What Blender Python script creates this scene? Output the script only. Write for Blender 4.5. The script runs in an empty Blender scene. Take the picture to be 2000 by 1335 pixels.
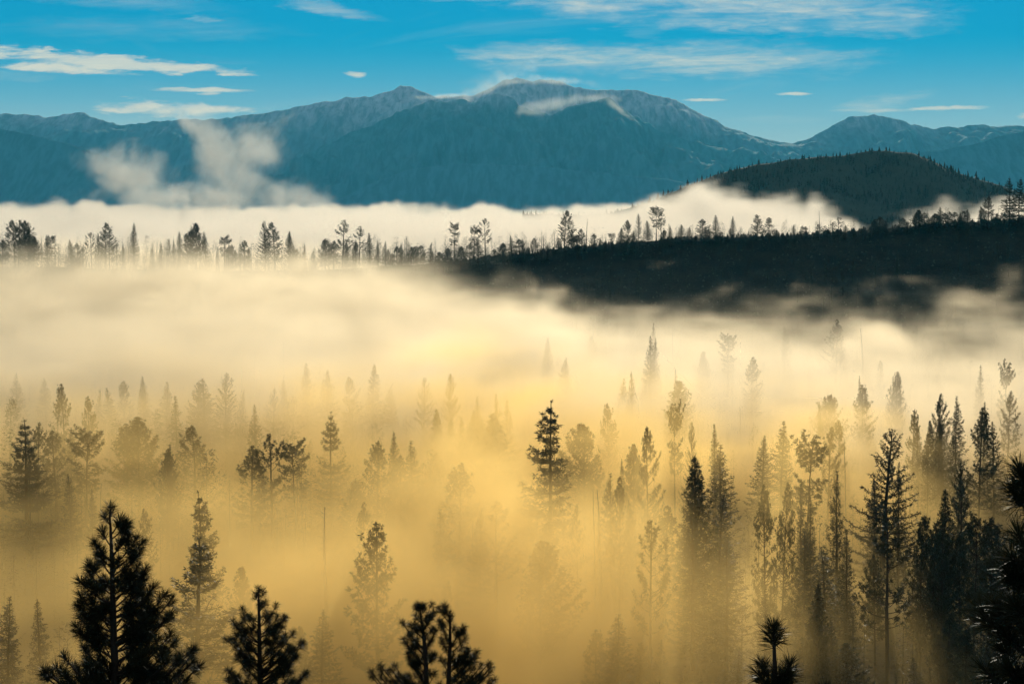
import bpy, math, time
import numpy as np
from mathutils import Vector, Matrix

T0 = time.time()
C = bpy.context.scene
COL = C.collection

# ------------------------------------------------------------------ camera
LENS = 70.0
F = 2000 * LENS / 36.0                     # focal length in photo pixels
PITCH = math.atan((667.5 - 390.0) / F)     # the eye-level horizon lies at row 390 of the photo
cam = bpy.data.objects.new('camera', bpy.data.cameras.new('camera'))
COL.objects.link(cam)
C.camera = cam
cam.data.lens = LENS
cam.data.sensor_width = 36.0
cam.data.clip_start = 0.5
cam.data.clip_end = 60000
cam.rotation_euler = (math.pi / 2 - PITCH, 0, 0)

# ------------------------------------------------------------------ sun, sky, exposure
SUN_AZ, SUN_EL = math.radians(6.5), math.radians(12.5)
sun = bpy.data.objects.new('sun', bpy.data.lights.new('sun', 'SUN'))
COL.objects.link(sun)
sun.data.energy = 3.15
sun.data.angle = math.radians(0.5)
sun.data.color = (1.0, 0.93, 0.74)
SUN_DIR = Vector((math.sin(SUN_AZ) * math.cos(SUN_EL), math.cos(SUN_AZ) * math.cos(SUN_EL), math.sin(SUN_EL)))
sun.rotation_euler = SUN_DIR.to_track_quat('Z', 'Y').to_euler()
sun.location = SUN_DIR * 300

C.view_settings.view_transform = 'Standard'
C.view_settings.look = 'None'
C.view_settings.gamma = 1.0
C.view_settings.exposure = 0.0
C.view_settings.use_curve_mapping = False

SKY_TINT = (0.006, 0.60, 0.90)
SKY_GAMMA = 0.70
SKY_STRENGTH = 0.10
SKY_GAIN = 1.50
CLOUD_COL = (9.4, 8.5, 6.7)

HAZE_DENS = 2.8e-5
HAZE_COL = (0.06, 0.68, 0.92)

FOG_K = 0.0125              # scattering per metre at density 1
FOG_GOLD_TINT = (0.96, 0.660, 0.235)    # low fog, golden light put into its albedo
FOG_CREAM_TINT = (0.97, 0.81, 0.58)  # same fog towards the ridge, paler light put into its albedo
FOG_K_2 = 0.0080
FOG_G = 0.58
BANK_K = 0.0050
BANK_COL = (0.96, 0.84, 0.70)
BANK_G = 0.45

cy = C.cycles
cy.use_denoising = True
cy.use_adaptive_sampling = True
cy.adaptive_threshold = 0.04
cy.max_bounces = 4
cy.diffuse_bounces = 2
cy.glossy_bounces = 2
cy.transmission_bounces = 2
cy.transparent_max_bounces = 64
cy.volume_bounces = 2
cy.volume_step_rate = 3.0
cy.volume_max_steps = 700
cy.sample_clamp_indirect = 6.0
cy.use_light_tree = False


def px_dir(px, py):
    """Ray through a photo pixel as (x, z) slopes for one metre of y."""
    cx = (px - 1000.0) / F
    cz = (667.5 - py) / F
    yy = math.cos(PITCH) + cz * math.sin(PITCH)
    zz = -math.sin(PITCH) + cz * math.cos(PITCH)
    return cx / yy, zz / yy


def at(px, py, d):
    sx, sz = px_dir(px, py)
    return sx * d, d, sz * d


def u_of(x, y):
    """Photo column of a point (good to a few pixels for low points)."""
    return 1000.0 + x / np.maximum(y, 1.0) * F


# ------------------------------------------------------------------ node helpers
class NT:
    def __init__(self, tree):
        self.t = tree

    def n(self, kind, **kw):
        x = self.t.nodes.new(kind)
        for k, v in kw.items():
            setattr(x, k, v)
        return x

    def l(self, a, b):
        self.t.links.new(a, b)

    def put(self, sock, v):
        if hasattr(v, 'is_output') or isinstance(v, bpy.types.NodeSocket):
            self.l(v, sock)
        else:
            sock.default_value = v

    def m(self, op, a, b=None, c=None, clamp=False):
        x = self.n('ShaderNodeMath', operation=op)
        x.use_clamp = clamp
        for i, v in enumerate((a, b, c)):
            if v is not None:
                self.put(x.inputs[i], v)
        return x.outputs[0]

    def mix(self, f, a, b, kind='MIX'):
        x = self.n('ShaderNodeMix', data_type='RGBA', blend_type=kind)
        self.put(x.inputs[0], f)
        self.put(x.inputs[6], a)
        self.put(x.inputs[7], b)
        return x.outputs[2]

    def noise(self, vec, scale, detail=4.0, rough=0.55, dist=0.0):
        x = self.n('ShaderNodeTexNoise')
        if vec is not None:
            self.l(vec, x.inputs['Vector'])
        x.inputs['Scale'].default_value = scale
        x.inputs['Detail'].default_value = detail
        x.inputs['Roughness'].default_value = rough
        x.inputs['Distortion'].default_value = dist
        return x.outputs['Fac']

    def ramp(self, f, lo, hi, a=0.0, b=1.0, smooth=True):
        x = self.n('ShaderNodeMapRange', interpolation_type='SMOOTHSTEP' if smooth else 'LINEAR')
        self.put(x.inputs[0], f)
        x.inputs[1].default_value = lo
        x.inputs[2].default_value = hi
        x.inputs[3].default_value = a
        x.inputs[4].default_value = b
        return x.outputs[0]

    def vec(self, x, y, z):
        c = self.n('ShaderNodeCombineXYZ')
        for i, v in enumerate((x, y, z)):
            self.put(c.inputs[i], v)
        return c.outputs[0]


# ------------------------------------------------------------------ sky with clouds
world = bpy.data.worlds.new('World')
C.world = world
world.use_nodes = True
W = NT(world.node_tree)
sky = W.n('ShaderNodeTexSky', sky_type='NISHITA')
sky.sun_disc = False
sky.sun_elevation = SUN_EL
sky.sun_rotation = SUN_AZ
sky.altitude = 2000
sky.air_density = 1.0
sky.dust_density = 0.0
sky.ozone_density = 3.0
gam = W.n('ShaderNodeGamma')
W.l(sky.outputs[0], gam.inputs[0])
gam.inputs[1].default_value = SKY_GAMMA
tint = W.mix(1.0, gam.outputs[0], tuple(c * SKY_GAIN for c in SKY_TINT) + (1,), 'MULTIPLY')
tc = W.n('ShaderNodeTexCoord')
sep = W.n('ShaderNodeSeparateXYZ')
W.l(tc.outputs['Generated'], sep.inputs[0])
az = W.m('MULTIPLY', W.m('ARCTAN2', sep.outputs[0], sep.outputs[1]), F)       # photo-pixel units of angle
el = W.m('MULTIPLY', W.m('ARCSINE', sep.outputs[2]), F)
v_st = W.vec(W.m('MULTIPLY', az, 0.0028), W.m('MULTIPLY', el, 0.016), 3.1)
n_big = W.noise(v_st, 1.0, 6.0, 0.58, 0.6)
v_fine = W.vec(W.m('MULTIPLY', az, 0.012), W.m('MULTIPLY', el, 0.055), 7.7)
n_fine = W.noise(v_fine, 1.0, 6.0, 0.62, 0.4)
v_cir = W.vec(W.m('MULTIPLY', W.m('ADD', az, W.m('MULTIPLY', el, 2.2)), 0.0016), W.m('MULTIPLY', W.m('ADD', el, W.m('MULTIPLY', az, -0.10)), 0.010), 11.3)
v_str = W.vec(W.m('MULTIPLY', W.m('ADD', az, W.m('MULTIPLY', el, 1.2)), 0.0045), W.m('MULTIPLY', W.m('ADD', el, W.m('MULTIPLY', az, -0.05)), 0.060), 5.5)
n_str = W.noise(v_str, 1.0, 7.0, 0.62, 0.9)
n_cir = W.noise(v_cir, 1.0, 7.0, 0.60, 1.1)


v_mic = W.vec(W.m('MULTIPLY', az, 0.022), W.m('MULTIPLY', el, 0.085), 21.7)
n_mic = W.noise(v_mic, 1.0, 5.0, 0.65, 0.5)
az_w = W.m('ADD', az, W.m('MULTIPLY', W.m('SUBTRACT', n_big, 0.5), 150.0))
el_w = W.m('ADD', W.m('MULTIPLY', W.m('SUBTRACT', n_mic, 0.5), 26.0), W.m('MULTIPLY', W.m('SUBTRACT', n_str, 0.5), 14.0))


def cloud(px, py, ra, re, alpha, soft=0.5, slope=0.0, edge=0.9, fine=0.6, power=2.0, taper=0.0):
    """Ellipse of cloud on the dome: centre, half sizes in photo pixels of angle, tilt, edge breakup."""
    a = W.m('SUBTRACT', az_w, px - 1000.0)
    e = W.m('SUBTRACT', W.m('ADD', el, W.m('MULTIPLY', el_w, min(1.0, re / 14.0))), 390.0 - py)
    e = W.m('ADD', e, W.m('MULTIPLY', a, slope))
    an = W.m('DIVIDE', a, ra)
    re_ = re
    if taper:
        re_ = W.m('MAXIMUM', W.m('MULTIPLY', W.m('SUBTRACT', 1.0, W.m('MULTIPLY', an, taper)), re), re * 0.15)
    en = W.m('DIVIDE', e, re_)
    r = W.m('ADD', W.m('POWER', W.m('ABSOLUTE', an), power), W.m('MULTIPLY', en, en))
    nz = W.m('ADD', W.m('MULTIPLY', W.m('SUBTRACT', n_big, 0.5), edge * 2.6), W.m('MULTIPLY', W.m('SUBTRACT', n_fine, 0.5), fine * 3.6))
    v = W.m('ADD', W.m('SUBTRACT', 1.0, r), nz)
    out = W.m('MULTIPLY', W.ramp(v, -0.1, soft * 1.7), alpha)
    if soft >= 1.1:      # veils are combed into streaks
        out = W.m('MULTIPLY', out, W.ramp(n_str, 0.22, 0.66, 0.25, 1.12))
    else:
        out = W.m('MULTIPLY', out, W.ramp(n_str, 0.22, 0.55, 0.62, 1.0))
    return out


CL = [
    cloud(215, 131, 345, 19, 0.95, 0.55, 0.055, 0.7, 0.9, 2.0, 0.62),
    cloud(150, 146, 180, 7, 0.75, 0.7, 0.05, 0.7, 0.8, 2.0),
    cloud(60, 158, 130, 12, 0.18, 1.2, 0.0, 0.8, 0.8),
    cloud(398, 180.5, 98, 5.2, 0.9, 0.6, 0.01, 0.25, 0.5),
    cloud(404, 187.5, 24, 3.2, 0.7, 0.7, 0.0, 0.2, 0.4),
    cloud(345, 217, 165, 15, 0.92, 0.7, 0.01, 0.7, 0.9, 2.0, 0.35),
    cloud(688, 148.5, 21, 7, 0.95, 0.8, -0.02, 0.3, 0.6),
    cloud(1370, 197.5, 48, 3.5, 0.85, 0.7, 0.0, 0.2, 0.4),
    cloud(1541, 187.5, 42, 3.6, 0.85, 0.7, 0.01, 0.2, 0.5),
    cloud(1840, 216.5, 82, 5.5, 0.9, 0.7, -0.012, 0.3, 0.6),
    cloud(1705, 220, 95, 4.0, 0.45, 0.9, 0.0, 0.4, 0.7),
    cloud(1990, 231, 38, 9, 0.95, 0.7, -0.08, 0.3, 0.5),
    cloud(1720, 203, 90, 20, 0.5, 1.3, -0.15, 0.6, 0.7),
    cloud(1330, 125, 390, 42, 1.0, 1.3, 0.0, 0.9, 0.5, 2.0, -0.35),
    cloud(1120, 108, 220, 24, 0.65, 1.2, 0.03, 0.8, 0.6),
    cloud(1430, 18, 460, 44, 0.95, 1.4, 0.02, 1.0, 0.5),
    cloud(1640, 50, 280, 36, 0.85, 1.4, 0.03, 1.0, 0.5),
    cloud(1230, 6, 360, 28, 0.6, 1.4, 0.03, 0.9, 0.5),
    cloud(630, 20, 150, 14, 0.5, 1.3, 0.17, 0.7, 0.6),
    cloud(426, 46, 36, 8, 0.38, 1.1, 0.06, 0.5, 0.8),
    cloud(270, 15, 220, 20, 0.3, 1.6, 0.05, 0.9, 0.4),
    cloud(300, 68, 330, 30, 0.3, 1.8, 0.0, 1.0, 0.4),
    cloud(1270, 66, 40, 18, 0.16, 1.4, 0.0, 0.6, 0.6),
    cloud(1520, 236, 110, 9, 0.14, 1.4, 0.0, 0.8, 0.5),
    cloud(960, 162, 60, 22, 0.20, 1.3, -0.2, 0.6, 0.7),
]
mask = W.m('ADD', W.ramp(n_cir, 0.55, 0.92, 0.0, 0.16), W.ramp(el, 0.0, 320.0, 0.58, 0.0))
mask = W.m('ADD', mask, W.m('MULTIPLY', W.ramp(n_cir, 0.36, 0.72, 0.0, 0.54), W.ramp(el, 420.0, 1500.0)), clamp=True)      # extra cream cirrus added out of view overhead to warm the ambient light
veil = mask
for c_ in CL:
    mask = W.m('SUBTRACT', 1.0, W.m('MULTIPLY', W.m('SUBTRACT', 1.0, mask), W.m('SUBTRACT', 1.0, c_, clamp=True)))
skycol = W.mix(mask, tint, CLOUD_COL + (1,))
bg = world.node_tree.nodes['Background']
W.l(skycol, bg.inputs[0])
bg.inputs[1].default_value = SKY_STRENGTH
# the rest of the dome has the same sky, thin cirrus and the added warm cirrus; the mix lets the renderer skip the cloud nodes there
bg2 = W.n('ShaderNodeBackground')
bg2.inputs[1].default_value = SKY_STRENGTH
W.l(W.mix(veil, tint, CLOUD_COL + (1,)), bg2.inputs[0])
near = W.m('MULTIPLY', W.m('LESS_THAN', W.m('ABSOLUTE', az), 2200.0), W.m('LESS_THAN', W.m('ABSOLUTE', W.m('SUBTRACT', el, 250.0)), 420.0))
mixs = W.n('ShaderNodeMixShader')
W.l(near, mixs.inputs[0])
W.l(bg2.outputs[0], mixs.inputs[1])
W.l(bg.outputs[0], mixs.inputs[2])
W.l(mixs.outputs[0], world.node_tree.nodes['World Output'].inputs[0])
world.cycles.sampling_method = 'MANUAL'
world.cycles.sample_map_resolution = 512


# ------------------------------------------------------------------ noise in numpy
def _h(ix, iy, iz, seed):
    h = (ix * 374761393 + iy * 668265263 + iz * 2147483647 + seed * 1274126177) & 0xFFFFFFFF
    h = ((h ^ (h >> 13)) * 1274126177) & 0xFFFFFFFF
    return ((h ^ (h >> 16)) & 0xFFFF) / 65535.0


def vnoise2(x, y, seed=0):
    xi = np.floor(x).astype(np.int64)
    yi = np.floor(y).astype(np.int64)
    fx, fy = x - xi, y - yi
    fx = fx * fx * fx * (fx * (fx * 6 - 15) + 10)
    fy = fy * fy * fy * (fy * (fy * 6 - 15) + 10)
    a = _h(xi, yi, 0, seed)
    b = _h(xi + 1, yi, 0, seed)
    c = _h(xi, yi + 1, 0, seed)
    d = _h(xi + 1, yi + 1, 0, seed)
    return (a + (b - a) * fx) * (1 - fy) + (c + (d - c) * fx) * fy


def fbm2(x, y, oct=4, seed=0, gain=0.5):
    s, a, t = 0.0, 1.0, 0.0
    for i in range(oct):
        s = s + a * vnoise2(x * 2 ** i + 17.3 * i, y * 2 ** i - 9.1 * i, seed + i)
        t += a
        a *= gain
    return s / t


RNG = np.random.default_rng(5)
LAT = RNG.random((64, 64, 64)).astype(np.float32)


def vnoise3(x, y, z, off=0):
    """Periodic value noise from a random lattice, values 0..1 (float32)."""
    fx, fy, fz = np.floor(x), np.floor(y), np.floor(z)
    xi = (fx.astype(np.int32) + 7 * off) & 63
    yi = (fy.astype(np.int32) + 13 * off) & 63
    zi = (fz.astype(np.int32) + 29 * off) & 63
    x1, y1, z1 = (xi + 1) & 63, (yi + 1) & 63, (zi + 1) & 63
    fx, fy, fz = x - fx, y - fy, z - fz
    fx = fx * fx * (3 - 2 * fx)
    fy = fy * fy * (3 - 2 * fy)
    fz = fz * fz * (3 - 2 * fz)
    a = LAT[xi, yi, zi] * (1 - fx) + LAT[x1, yi, zi] * fx
    b = LAT[xi, y1, zi] * (1 - fx) + LAT[x1, y1, zi] * fx
    c = LAT[xi, yi, z1] * (1 - fx) + LAT[x1, yi, z1] * fx
    d = LAT[xi, y1, z1] * (1 - fx) + LAT[x1, y1, z1] * fx
    a = a * (1 - fy) + b * fy
    c = c * (1 - fy) + d * fy
    return a * (1 - fz) + c * fz


def fbm3(x, y, z, oct=4, off=0, gain=0.55):
    s, a, t = 0.0, 1.0, 0.0
    for i in range(oct):
        k = np.float32(2.03 ** i)
        s = s + np.float32(a) * vnoise3(x * k + 3.7 * i, y * k + 8.1 * i, z * k - 5.3 * i, off + i)
        t += a
        a *= gain
    return s / np.float32(t)


def sstep(x, a, b):
    t = np.clip((x - a) / (b - a), 0, 1)
    return t * t * (3 - 2 * t)


# ------------------------------------------------------------------ materials
def mat(name, build):
    m = bpy.data.materials.new(name)
    m.use_nodes = True
    m.node_tree.nodes.clear()
    N = NT(m.node_tree)
    out = N.n('ShaderNodeOutputMaterial')
    build(N, out)
    return m


def principled(N, out, col, rough=0.8, spec=0.3, normal=None):
    p = N.n('ShaderNodeBsdfPrincipled')
    N.put(p.inputs['Base Color'], col)
    N.put(p.inputs['Roughness'], rough)
    p.inputs['Specular IOR Level'].default_value = spec
    if normal is not None:
        N.l(normal, p.inputs['Normal'])
    N.l(p.outputs[0], out.inputs['Surface'])
    return p


def bump(N, h, strength, dist):
    b = N.n('ShaderNodeBump')
    b.inputs['Strength'].default_value = strength
    b.inputs['Distance'].default_value = dist
    N.l(h, b.inputs['Height'])
    return b.outputs[0]


def m_ground(N, out):
    g = N.n('ShaderNodeNewGeometry')
    n1 = N.noise(g.outputs['Position'], 0.05, 6)
    n2 = N.noise(g.outputs['Position'], 0.6, 6)
    col = N.mix(N.ramp(n1, 0.35, 0.65), (0.020, 0.015, 0.007, 1), (0.042, 0.031, 0.016, 1))
    col = N.mix(N.ramp(n2, 0.45, 0.7), col, (0.014, 0.012, 0.005, 1))
    principled(N, out, col, 0.95, 0.1, bump(N, n2, 0.8, 1.0))


def m_bark(N, out):
    t = N.n('ShaderNodeTexCoord')
    mp = N.n('ShaderNodeMapping')
    mp.inputs['Scale'].default_value = (3, 3, 0.5)
    N.l(t.outputs['Object'], mp.inputs[0])
    n1 = N.noise(mp.outputs[0], 2.0, 6)
    col = N.mix(n1, (0.030, 0.020, 0.012, 1), (0.085, 0.055, 0.032, 1))
    principled(N, out, col, 0.9, 0.2, bump(N, n1, 0.6, 0.1))


def m_dead(N, out):
    t = N.n('ShaderNodeTexCoord')
    n1 = N.noise(t.outputs['Object'], 1.5, 6)
    principled(N, out, N.mix(n1, (0.05, 0.042, 0.034, 1), (0.13, 0.11, 0.09, 1)), 0.9, 0.2)


def leafy(c1, c2, transl, rough=0.55, spec=0.4):
    def f(N, out):
        oi = N.n('ShaderNodeObjectInfo')
        g = N.n('ShaderNodeNewGeometry')
        n1 = N.noise(g.outputs['Position'], 0.7, 3)
        fac = N.m('ADD', N.m('MULTIPLY', n1, 0.6), N.m('MULTIPLY', oi.outputs['Random'], 0.4))
        col = N.mix(fac, c1 + (1,), c2 + (1,))
        p = principled(N, out, col, rough, spec)
        tr = N.n('ShaderNodeBsdfTranslucent')
        N.l(col, tr.inputs[0])
        ms = N.n('ShaderNodeMixShader')
        ms.inputs[0].default_value = transl
        N.l(p.outputs[0], ms.inputs[1])
        N.l(tr.outputs[0], ms.inputs[2])
        N.l(ms.outputs[0], out.inputs['Surface'])
    return f


def m_water(N, out):
    g = N.n('ShaderNodeNewGeometry')
    n1 = N.noise(g.outputs['Position'], 2.0, 4)
    n2 = N.noise(g.outputs['Position'], 0.3, 3)
    h = N.m('ADD', n1, N.m('MULTIPLY', n2, 2.0))
    principled(N, out, (0.012, 0.016, 0.014, 1), 0.03, 0.5, bump(N, h, 0.42, 0.3))


def m_mountain(snow_lo, snow_hi, base):
    def f(N, out):
        g = N.n('ShaderNodeNewGeometry')
        s = N.n('ShaderNodeSeparateXYZ')
        N.l(g.outputs['Position'], s.inputs[0])
        nrm = N.n('ShaderNodeSeparateXYZ')
        N.l(g.outputs['Normal'], nrm.inputs[0])
        mp = N.n('ShaderNodeMapping')
        mp.inputs['Scale'].default_value = (1.0, 0.35, 1.0)
        N.l(g.outputs['Position'], mp.inputs[0])
        mp3 = N.n('ShaderNodeMapping')
        mp3.inputs['Scale'].default_value = (1.0, 0.16, 0.30)
        N.l(g.outputs['Position'], mp3.inputs[0])
        trees = N.noise(mp3.outputs[0], 0.030, 6, 0.72, 0.4)
        mid = N.noise(mp3.outputs[0], 0.0085, 6, 0.62, 0.5)
        big = N.noise(mp.outputs[0], 0.0016, 5, 0.6)
        hh = N.m('ADD', s.outputs[2], N.m('ADD', N.m('MULTIPLY', N.m('SUBTRACT', big, 0.5), 420.0), N.m('MULTIPLY', N.m('SUBTRACT', mid, 0.5), 260.0)))
        snow = N.ramp(hh, snow_lo, snow_hi)
        forest = N.mix(N.ramp(trees, 0.38, 0.62), tuple(b * 0.85 for b in base) + (1,), tuple(b * 1.1 for b in base) + (1,))  # forest colour with blue haze painted into the base
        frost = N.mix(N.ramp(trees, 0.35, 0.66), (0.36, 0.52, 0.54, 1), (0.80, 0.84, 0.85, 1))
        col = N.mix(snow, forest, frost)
        mp2 = N.n('ShaderNodeMapping')
        mp2.inputs['Scale'].default_value = (1.0, 0.12, 0.22)
        N.l(g.outputs['Position'], mp2.inputs[0])
        chutes = N.noise(mp2.outputs[0], 0.013, 6, 0.72, 0.6)
        openg = N.m('MULTIPLY', N.ramp(chutes, 0.55, 0.68), N.ramp(hh, snow_lo - 20, snow_hi + 60))
        col = N.mix(N.m('MULTIPLY', openg, 0.85), col, (0.78, 0.79, 0.80, 1))
        principled(N, out, col, 0.95, 0.05, bump(N, trees, 0.3, 10.0))
    return f


def m_hill(N, out):
    g = N.n('ShaderNodeNewGeometry')
    n1 = N.noise(g.outputs['Position'], 0.05, 5)
    principled(N, out, N.mix(n1, (0.06, 0.058, 0.036, 1), (0.10, 0.095, 0.06, 1)), 0.95, 0.1)


def m_rock(N, out):
    g = N.n('ShaderNodeNewGeometry')
    n1 = N.noise(g.outputs['Position'], 0.8, 6)
    principled(N, out, N.mix(n1, (0.12, 0.11, 0.10, 1), (0.36, 0.34, 0.31, 1)), 0.9, 0.2, bump(N, n1, 0.6, 0.4))


def fog_material(k, col, g):
    """Fog of extinction k per metre at density 1: droplets of the given albedo, the rest absorbed."""
    def f(N, out):
        a = N.n('ShaderNodeAttribute')
        a.attribute_name = 'density'
        d = N.m('MULTIPLY', a.outputs['Fac'], k)
        sc = N.n('ShaderNodeVolumeScatter')
        sc.inputs['Color'].default_value = col + (1,)
        sc.inputs['Anisotropy'].default_value = g
        N.l(d, sc.inputs['Density'])
        va = N.n('ShaderNodeVolumeAbsorption')
        va.inputs['Color'].default_value = col + (1,)
        N.l(d, va.inputs['Density'])
        ad = N.n('ShaderNodeAddShader')
        N.l(sc.outputs[0], ad.inputs[0])
        N.l(va.outputs[0], ad.inputs[1])
        N.l(ad.outputs[0], out.inputs['Volume'])
    return f


def m_haze(N, out):
    p = N.n('ShaderNodeVolumePrincipled')
    p.inputs['Color'].default_value = HAZE_COL + (1,)
    p.inputs['Density'].default_value = HAZE_DENS
    p.inputs['Anisotropy'].default_value = 0.15
    N.l(p.outputs[0], out.inputs['Volume'])


M = {
    'ground': mat('forest_floor', m_ground),
    'bark': mat('bark', m_bark),
    'dead': mat('dead_wood', m_dead),
    'needle': mat('conifer_needles', leafy((0.024, 0.022, 0.007), (0.050, 0.044, 0.013), 0.25)),
    'near_needle': mat('pine_needles_near', leafy((0.020, 0.019, 0.006), (0.040, 0.036, 0.010), 0.12, 0.5, 0.22)),
    'water': mat('river_water', m_water),
    'mountain': mat('frosted_mountain_haze_tint', m_mountain(330, 640, (0.22, 0.43, 0.46))),  # frost and snow, plus blue haze painted into the base colour
    'mountain_mid': mat('half_frosted_mountain_haze_tint', m_mountain(430, 700, (0.16, 0.36, 0.38))),  # less frost; base darkened and blued to paint in the nearer haze
    'mountain_near': mat('wooded_mountain_haze_tint', m_mountain(480, 820, (0.15, 0.35, 0.38))),  # woods whose base colour also holds painted blue haze
    'hill': mat('wooded_hill', m_hill),
    'rock': mat('granite', m_rock),
    'fog': mat('fog_gold_tint', fog_material(FOG_K, FOG_GOLD_TINT, FOG_G)),  # golden light painted into the low fog's albedo
    'fog_cream': mat('fog_cream_tint', fog_material(FOG_K_2, FOG_CREAM_TINT, FOG_G)),  # paler copy of the same fog, its brighter light put into the tint
    'bank': mat('fog_bank', fog_material(BANK_K, BANK_COL, BANK_G)),
    'cloud': mat('lit_cloud', fog_material(0.020, (0.97, 0.90, 0.80), 0.42)),
    'haze': mat('haze_air', m_haze),
}


# ------------------------------------------------------------------ mesh helpers
def mesh_from(name, verts, faces, material, smooth=False):
    me = bpy.data.meshes.new(name)
    verts = np.asarray(verts, np.float32)
    me.vertices.add(len(verts))
    me.vertices.foreach_set('co', verts.ravel())
    faces = np.asarray(faces, np.int32)
    k = faces.shape[1]
    me.loops.add(faces.size)
    me.loops.foreach_set('vertex_index', faces.ravel())
    me.polygons.add(len(faces))
    me.polygons.foreach_set('loop_start', np.arange(0, faces.size, k, dtype=np.int32))
    me.polygons.foreach_set('loop_total', np.full(len(faces), k, np.int32))
    if smooth:
        me.polygons.foreach_set('use_smooth', np.ones(len(faces), bool))
    me.update(calc_edges=True)
    me.materials.append(material)
    return me


def link(name, data, parent=None, loc=None):
    o = bpy.data.objects.new(name, data)
    COL.objects.link(o)
    if parent is not None:
        o.parent = parent
    if loc is not None:
        o.location = loc
    return o


def grid_faces(nx, ny):
    i = np.arange(nx * ny).reshape(nx, ny)
    return np.stack([i[:-1, :-1], i[1:, :-1], i[1:, 1:], i[:-1, 1:]], -1).reshape(-1, 4)


# ------------------------------------------------------------------ ground
CREST_PX = [-800, 0, 250, 450, 650, 800, 900, 1000, 1100, 1200, 1300, 1400, 1530, 1600, 1700, 1800, 1900, 2000, 2800]
CREST_PY = [520, 521, 526, 531, 527, 517, 511, 498, 486, 477, 469, 466, 461, 456, 449, 440, 434, 430, 418]
RIDGE_D = 1200.0
_crest_x = np.array([px_dir(a, b)[0] * RIDGE_D for a, b in zip(CREST_PX, CREST_PY)])
_crest_z = np.array([px_dir(a, b)[1] * RIDGE_D for a, b in zip(CREST_PX, CREST_PY)])
FLOOR = -85.0


def ground_z(x, y):
    x = np.asarray(x, float)
    y = np.asarray(y, float)
    near = np.interp(y, [-60, 0, 10, 20, 31, 52, 100, 160, 215], [-1.8, -1.8, -6.2, -12.5, -19, -31, -57, -79, FLOOR])
    z = np.where(y < 215, near, FLOOR)
    bumpz = (fbm2(x / 70.0, y / 70.0, 3, 3) - 0.5) * 7.0 * sstep(y, 200, 320)
    crest = np.interp(x, _crest_x, _crest_z)
    s = np.clip((y - 905) / (RIDGE_D - 905), 0, 1)
    s = s ** 1.35
    b = np.clip((y - RIDGE_D) / 260.0, 0, 1)
    b = b * b * (3 - 2 * b)
    rise = np.where(y <= RIDGE_D, s, 1 - b)
    back = np.where(y > RIDGE_D, 1.0, 0.0)
    z2 = z + bumpz * (1 - rise) + (crest - FLOOR) * rise - 6.0 * b * back
    rough = (fbm2(x / 14.0, y / 14.0, 3, 9) - 0.5) * 1.6
    return z2 + rough * sstep(y, 150, 300)


ys = np.concatenate([np.arange(-60, 240, 6), np.arange(240, 900, 8), np.arange(900, 1480, 5), np.array([1500, 1600, 1800, 2100, 2500, 3000, 4000, 6000, 9000, 12000, 14600])])
xs = np.concatenate([np.array([-5800, -4000, -2500, -1500, -1000, -700]), np.arange(-500, 501, 7), np.array([700, 1000, 1500, 2500, 4000, 5800])])
X, Y = np.meshgrid(xs, ys, indexing='ij')
Z = ground_z(X, Y)
g = link('ground', mesh_from('ground', np.stack([X, Y, Z], -1).reshape(-1, 3), grid_faces(len(xs), len(ys)), M['ground'], True))
g['kind'] = 'structure'


# ------------------------------------------------------------------ mountains and hills
def mountain(name, prof, dist, front, back, material, step, seed, spur=120.0, crag=10.0, base=-84.0, x_pad=900, spur_w=420.0, pine=0.0):
    """Heightfield whose crest follows a profile (photo columns/rows at a distance) and falls off in spurs both ways."""
    cx = np.array([px_dir(a, b)[0] * dist for a, b in prof])
    cz = np.array([px_dir(a, b)[1] * dist for a, b in prof])
    xs = np.arange(cx[0] - x_pad, cx[-1] + x_pad, step)
    nf = int(front / (step * 1.6))
    nb = max(4, int(back / (step * 5)))
    ys = np.concatenate([np.linspace(-front, 0, nf), np.linspace(0, back, nb)[1:]])
    X, Y = np.meshgrid(xs, ys, indexing='ij')
    cr = np.interp(X + (fbm2(X / 300.0, Y / 300.0, 2, seed + 5) - 0.5) * 220.0 * np.clip(-Y / front, 0, 1), cx, cz)
    cr = cr + (fbm2(X / 90.0, X * 0 + 3.3, 4, seed + 1, 0.6) - 0.5) * crag * 2.2
    t = np.where(Y < 0, -Y / front, Y / back)
    p = (1 - t) ** 1.15
    warp = (fbm2(X / 700.0, Y / 700.0, 3, seed + 2) - 0.5) * 500.0
    rid = 1 - np.abs(2 * fbm2((X + warp) / spur_w, Y / 1500.0, 4, seed + 3) - 1)
    rid2 = 1 - np.abs(2 * fbm2((X - warp) / (spur_w * 0.33), Y / 420.0, 3, seed + 4) - 1)
    m = np.sin(np.clip(t, 0, 1) * math.pi)
    Z = base + (cr - base) * p + ((rid - 0.62) * spur + (rid2 - 0.6) * spur * 0.38) * m
    Z = Z + (fbm2(X / 45.0, Y / 60.0, 3, seed + 7) - 0.5) * crag * 1.6 * np.clip(1 - t * 0.5, 0, 1)
    if pine:
        Z = Z + np.abs(vnoise2(X / (step * 1.1), Y / (step * 1.5), seed + 8) - 0.35) * pine
    Z = np.maximum(Z, base - 0.5)
    Yw = Y + dist
    o = link(name, mesh_from(name, np.stack([X, Yw, Z], -1).reshape(-1, 3), grid_faces(len(xs), len(ys)), material, True))
    o['kind'] = 'structure'
    return o


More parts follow.
